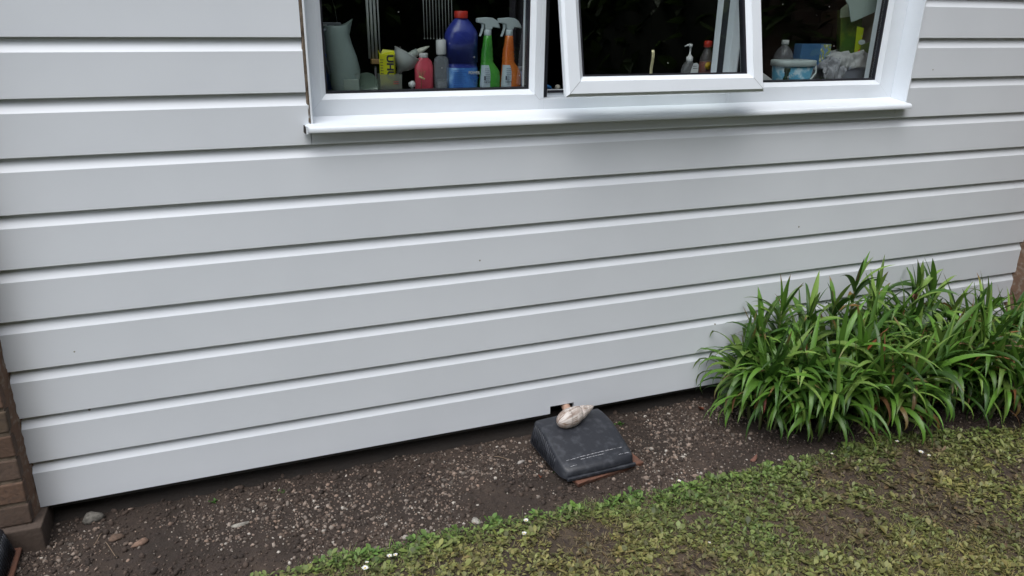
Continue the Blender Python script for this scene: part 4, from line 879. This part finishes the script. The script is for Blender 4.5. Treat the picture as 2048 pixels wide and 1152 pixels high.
# --- in the gap beside the open sash
px, pz = xz(1112, 180, .2); b = MB(); r_ = random.Random(1)
b.tube([(-.014, 0, 0), (-.006, -.003, .007), (.004, 0, .004), (.014, .002, -.004)], [.006, .008, .007, .004], 10)
tag(b.build('blue_peg', simple('bright_blue', (0.03, 0.18, 0.469), .35), loc=(float(at(1096, 175, .2)[0]), .2, SZ + .034 - .004)), 'bright blue plastic clip lying in the gap beside the open sash', 'clip')
b = MB(); b.lathe([(.001, -.010), (.006, -.008), (.010, 0), (.007, .007), (.001, .010)], n=18); tag(b.build('pale_ball', simple('cream_ball', (0.45, 0.43, 0.36), .5), loc=(float(at(1115, 176, .2)[0]), .2, SZ + .033)), 'small cream ball in the gap beside the open sash', 'ball')
b = MB(); b.box(-.045, .05, -.02, .02, 0, .024); tag(b.build('dark_box', simple('dark_card', (.03, .03, .035), .6), loc=(float(at(1106, 175, .2)[0]), .2, SZ), bevel=.002), 'low dark box on the inner sill beside the open sash', 'box')

# --- behind the sash: pump bottle and red-capped bottle
px = float(at(1377, 140, .20)[0]); t = thing('pump_bottle', 'clear pump soap bottle with white pump seen through the open sash', 'pump bottle', (px, .20, SZ), 0); zt = xz(1377, 88, .20)[1] - SZ; sc = zt / .195
b = MB(); loft(b, [(z * sc, 0, hx * sc, hy * sc) for z, hx, hy in ((0, .032, .02), (.004, .034, .022), (.07, .034, .022), (.10, .031, .021), (.118, .022, .018), (.126, .013, .013), (.130, .012, .012))], p=2.6); b.build('bottle', simple('clear_soap_plastic', (0.22, 0.22, 0.23), .12, alpha=.38), t)
b = MB(); b.lathe([(r * sc, z * sc) for r, z in ((.0125, .127), (.0135, .129), (.0135, .146), (.0075, .147), (.0075, .153), (.0035, .154), (.0035, .182), (.007, .183), (.007, .193), (.001, .195))], n=24); b.build('pump', white_pl, t)
b = MB(); b.tube([(.006 * sc, 0, .192 * sc), (-.004 * sc, 0, .193 * sc), (-.018 * sc, 0, .190 * sc), (-.028 * sc, 0, .185 * sc)], [.003, .0035, .003, .002], 8); b.build('spout', white_pl, t)
b = MB(); b.prism([(-.012, .04), (.026, .04), (.026, .104), (.018, .112), (.004, .110), (-.004, .09)], -.0245, -.0235); b.build('label', simple('white_label', (0.469, 0.469, 0.469), .4), t)
lines(t, .002, .022, .088, .104, 2, -.0247, ink, 4)
px = float(at(1411, 140, .23)[0]); t = thing('sauce_bottle', 'clear bottle of orange red liquid with bright red cap', 'bottle', (px, .23, SZ), 0); zt = xz(1411, 81, .23)[1] - SZ; sc = zt / .20
b = MB(); b.lathe([(r * sc, z * sc) for r, z in ((.026, 0), (.029, .003), (.029, .11), (.026, .135), (.018, .155), (.012, .168), (.011, .176))], n=28); b.build('bottle', simple('clear_bottle_plastic', (0.2, 0.18, 0.18), .1, alpha=.4), t)
b = MB(); b.lathe([(r * sc, z * sc) for r, z in ((.025, .003), (.0275, .005), (.0275, .118), (.026, .119), (.001, .119))], n=28); b.build('liquid', simple('orange_red_liquid', (0.469, 0.0703, 0.02), .3), t)
b = MB(); b.lathe([(r * sc, z * sc) for r, z in ((.012, .174), (.0165, .176), (.0165, .192), (.014, .199), (.001, .20))], n=24); b.build('cap', simple('bright_red_cap', (0.469, 0.03, 0.015), .35), t)
b = MB(); b.lathe([(.001, -.0005), (.014, 0), (.001, .0005)], n=20); o = b.build('sticker', simple('orange_sticker', (0.469, 0.3, 0.02), .4), t, loc=(-.012, -.0305, .105 * sc)); o.rotation_euler = (PI / 2, 0, 0)

# --- behind the right pane
px = float(at(1566, 120, .26)[0]); t = thing('drinks_bottle', 'empty clear drinks bottle with white screw cap behind the tub', 'bottle', (px, .26, SZ), 0); zt = xz(1571, 80, .26)[1] - SZ; sc = zt / .205
b = MB(); b.lathe([(r * sc, z * sc) for r, z in ((.03, 0), (.044, .006), (.044, .10), (.043, .125), (.038, .148), (.028, .166), (.017, .178), (.013, .183), (.013, .190))], n=36); b.build('bottle', simple('clear_grey_plastic', (0.22, 0.22, 0.24), .08, alpha=.40), t)
b = MB(); b.lathe([(r * sc, z * sc) for r, z in ((.0145, .187), (.0155, .188), (.0155, .203), (.0145, .205), (.001, .205))], n=28); b.build('cap', white_pl, t)
px = float(at(1588, 130, .20)[0]); t = thing('plastic_tub', 'blue printed plastic tub with white lid and carrying handle', 'tub', (px, .205, SZ), 0); zt = xz(1588, 120, .2)[1] - SZ
b = MB(); loft(b, [(0, 0, .070, .040), (.002, 0, .072, .042), (zt - .012, 0, .084, .050)], n=36, p=3.2); b.build('tub_body', simple('blue_print', (0.1, 0.32, 0.469), .35, noise=(26, (.45, .58, .66), .5, .62)), t)
b = MB(); loft(b, [(zt - .022, 0, .087, .053), (zt - .021, 0, .090, .055), (zt - .002, 0, .090, .055), (zt, 0, .087, .053)], n=36, p=3.2); b.build('lid', simple('cloudy_white_lid', (0.42, 0.469, 0.469), .35), t)
b = MB(); b.tube([(.084, -.030, zt - .012), (.066, -.058, zt - .045), (.030, -.060, zt - .085), (-.02, -.056, zt - .100), (-.06, -.050, zt - .095)], .0032, 8); b.build('carrying_handle', simple('pale_handle', (0.42, 0.469, 0.46), .35), t)
text('lettering', 'MAXI', .020, simple('pale_print', (0.469, 0.469, 0.469), .4), t, (-.045, -.0535, .062), rot=(PI / 2, -.5, -.02), sx=.9)
px = float(at(1578, 155, .15)[0]); b = MB(); zt = xz(1575, 136, .158)[1] - SZ; b.lathe([(.012, 0), (.012, zt * .55), (.008, zt * .66), (.009, zt * .8), (.0125, zt * .86), (.0125, zt - .002), (.010, zt)], n=20)
tag(b.build('dark_vial', simple('dark_green_glass', (.015, .03, .02), .2), loc=(px, .166, SZ)), 'small black vial standing in front of the blue tub', 'vial')
px = float(at(1543, 150, .17)[0]); b = MB(); q_ = [(-.06, .16 - .17, .0), (.055, .0, .004), (.045, .01, .042), (-.03, .012, .072), (-.065, .01, .080)]
b.add([(-.06, -.012, .0), (.02, -.006, .0), (.06, .0, .028), (.012, .008, .044), (-.04, .004, .072), (-.065, .004, .078)], [(0, 1, 2, 3), (0, 3, 4, 5)]); b.add([(.06, .0, .028), (.02, -.006, .0), (.075, -.004, .004)], [(0, 1, 2)], mi=1); b.add([(.012, .0078, .0442), (.06, -.0002, .0282), (.064, -.002, .022), (.010, .006, .036)], [(0, 1, 2, 3)], mi=1)
o = b.build('folded_packet', [simple('white_packet', (0.469, 0.469, 0.469), .35), simple('blue_packet', (0.04, 0.08, 0.42), .35)], loc=(px, .165, SZ), fix=False); sm_ = o.modifiers.new('s', 'SOLIDIFY'); sm_.thickness = .002; tag(o, 'crumpled white and blue packet lying in the left corner of the right pane', 'packet')
# patterned box
xa, zt = xz(1600, 88, .27); xb = xz(1658, 88, .27)[0]; t = thing('detergent_box', 'upright blue box with a floral patterned side behind the tub', 'box', ((xa + xb) / 2, .27, SZ), R(0)); hw = (xb - xa) / 2; zt -= SZ
b = MB(); b.box(-hw, hw, -.012, .03, 0, zt); b.build('box_body', simple('blue_card', (0.045, 0.13, 0.27), .5), t, bevel=.001)
b = MB(); b.box(hw * .32, hw + .001, -.0135, -.0122, .001, zt - .001); b.build('patterned_side', simple('floral_print', (0.3, 0.34, 0.1), .5, noise=(70, (.12, .22, .45), .47, .53), specks=(75, .45, (.62, .60, .40))), t)
lines(t, -hw * .8, hw * .1, zt * .55, zt * .62, 1, -.0124, simple('pale_blue_ink', (0.2, 0.28, 0.4), .5), 5); 
# grey container with crumpled cloths
xa, _ = xz(1655, 150, .24); xb, _ = xz(1722, 150, .24); zt = xz(1690, 133, .22)[1] - SZ; t = thing('grey_container', 'grey plastic container under the crumpled cloths', 'container', ((xa + xb) / 2, .245, SZ), 0); hw = (xb - xa) / 2
b = MB(); loft(b, [(0, 0, hw * .86, .045), (zt - .01, 0, hw * .97, .052), (zt - .009, 0, hw, .056), (zt, 0, hw, .056)], n=32, p=5); b.build('container_body', simple('grey_plastic', (0.22, 0.23, 0.27), .45), t, auto=40)
def cloth(label, x0, x1, z0, z1, yb, yf, col, seed, droop=None):
    b = MB(); n, m_ = 60, 34; vs = []
    for i in range(n):
        for j in range(m_):
            u, v = i / (n - 1), j / (m_ - 1); x_ = x0 + (x1 - x0) * u; a = v * PI; rad = (yb - yf) / 2
            y_ = (yb + yf) / 2 + rad * math.cos(a); z_ = z0 + (z1 - z0) * math.sin(a) ** .7 * (.65 + .35 * math.sin(PI * u) ** .5)
            nn = float(fbm(u * 3 + v * .8, v * 4 - u, 1.6, 3, seed)) - .5; rg_ = abs(float(vnoise(u * 9 + v * 3, v * 5 - u * 4, 1, seed + 3)) - .5)
            z_ += nn * .045 - rg_ * .030; y_ -= nn * .035 - rg_ * .03; x_ += (float(vnoise(u * 6, v * 6, 1, seed + 9)) - .5) * .018
            if droop and v > .5 and u < .33: z_ -= droop * (v - .5) * 2 * (1 - u / .33) ** .5
            vs.append((x_, y_, max(z_, SZ + .003)))
    b.add(vs, [(i * m_ + j, i * m_ + j + 1, (i + 1) * m_ + j + 1, (i + 1) * m_ + j) for i in range(n - 1) for j in range(m_ - 1)], None, 0, True)
    o = b.build('crumpled_cloth', simple('grey_cloth_%d' % seed, col, .95, bump=(220, .3, .002)), fix=False); sm_ = o.modifiers.new('s', 'SOLIDIFY'); sm_.thickness = .0025
    return tag(o, label, 'cloth')
xa, _ = xz(1655, 120, .24); xb, _ = xz(1742, 120, .24); z1_ = xz(1700, 101, .22)[1]; z0_ = xz(1700, 126, .2)[1]
cloth('crumpled light grey cloth piled on the grey container', xa, xb, z0_ - .008, z1_ + .004, .31, .175, (.33, .33, .33), 4)
xa, z1_ = xz(1650, 118, .18); xb, z0_ = xz(1684, 156, .18)
cloth('grey cloth corner hanging in front of the patterned box', xa, xb, z0_ - .01, z1_ + .003, .235, .165, (.25, .25, .27), 9)
# green patterned gift bag
xa, zb_ = xz(1672, 112, .245); xb, _ = xz(1722, 112, .245); _, zt = xz(1690, 20, .245)
b = MB(); b.box(2.5449, 2.5526, .1504, .33, 1.2, 2.07); b.build('inner_reveal', simple('beige_plaster', (.26, .235, .18), .8, noise=(9, (.2, .18, .14), .4, .7)), house)
t = thing('gift_bag', 'green and yellow patterned paper bag standing in the right corner', 'bag', ((xa + xb) / 2, .262, SZ), R(-12)); H_ = zt - SZ; hw = .056
b = MB(); rs_ = [[(-hw * k + ox, -.03 * k, z), (hw * k * .55 + ox, -.034 * k, z), (hw * k + ox, .03 * k, z), (-hw * k * .6 + ox, .034, z)] for z, k, ox in ((0, .8, .02), (H_ * .35, .9, .012), (H_ * .7, 1.0, .0), (H_, 1.08, -.012))]
b.rings(rs_, smooth=False, cap=False); b.build('bag_body', simple('dark_green_paper', (0.035, 0.0851, 0.01), .45, noise=(16, (.09, .14, .01), .5, .6), bump=(20, .4, .01)), t, fix=True)
b = MB(); b.add([(hw * .3, -.040, H_ * .18), (hw * .75, -.036, H_ * .18), (hw * .62, -.042, H_ * .78), (hw * .05, -.043, H_ * .80)], [(0, 1, 2, 3)]); o = b.build('yellow_stripe', simple('yellow_green_print', (0.34, 0.42, 0.01), .45), t, fix=False)
b = MB()
for (qx, qz, r) in ((.034, .47, .013),): b.prism([(qx + r * math.cos(a), H_ * qz + r * math.sin(a)) for a in np.linspace(0, 2 * PI, 10, endpoint=False)], -.0448, -.0442)
b.build('flower_print', simple('orange_red_print', (0.469, 0.1, 0.02), .5), t)
b = MB(); b.prism([(.034 + .006 * math.cos(a), H_ * .47 + .006 * math.sin(a)) for a in np.linspace(0, 2 * PI, 10, endpoint=False)], -.0456, -.045); b.build('flower_middle', simple('orange_print', (0.469, 0.4, 0.03), .5), t)
b = MB(); b.prism([(.034 + .015 * math.cos(a), H_ * .60 + .010 * math.sin(a)) for a in np.linspace(0, 2 * PI, 12, endpoint=False)], -.0450, -.0444)
b.build('white_print', simple('white_blue_print', (0.42, 0.469, 0.469), .5), t)
b = MB(); b.add([(-hw * 1.08 - .012, -.0335, H_ - .03), (hw * .4, -.0375, H_ - .018), (hw * .5, -.036, H_ + .03), (-hw * .55, -.034, H_ + .040), (-hw * 1.08 - .014, -.033, H_ + .004)], [(0, 1, 2, 3, 4)]); b.build('pale_rim', simple('pale_green_card', (0.3, 0.34, 0.24), .5), t, fix=False)
# pale folded sheets over the bag and a beige board
p = [xz(u, v, .20) for u, v in ((1688, -6), (1697, 12), (1702, 44), (1709, 42), (1757, 21), (1763, -16), (1684, -16))]; b = MB(); b.prism([q for q in p], .198, .202)
tag(b.build('folded_sheet', simple('pale_mint_paper', (.33, .40, .37), .4, alpha=.95), bevel=.001), 'pale mint folded plastic sheet hanging over the green bag', 'sheet')
p = [xz(u, v, .2) for u, v in ((1720, 112), (1742, 112), (1748, 82), (1726, 90))]; b = MB(); b.prism(p, .205, .209); tag(b.build('green_packet', simple('olive_packet', (0.1, 0.15, 0.04), .5, noise=(60, (.02, .02, .02), .6, .65))), 'olive green packet tucked between the cloth and the beige window reveal', 'packet')
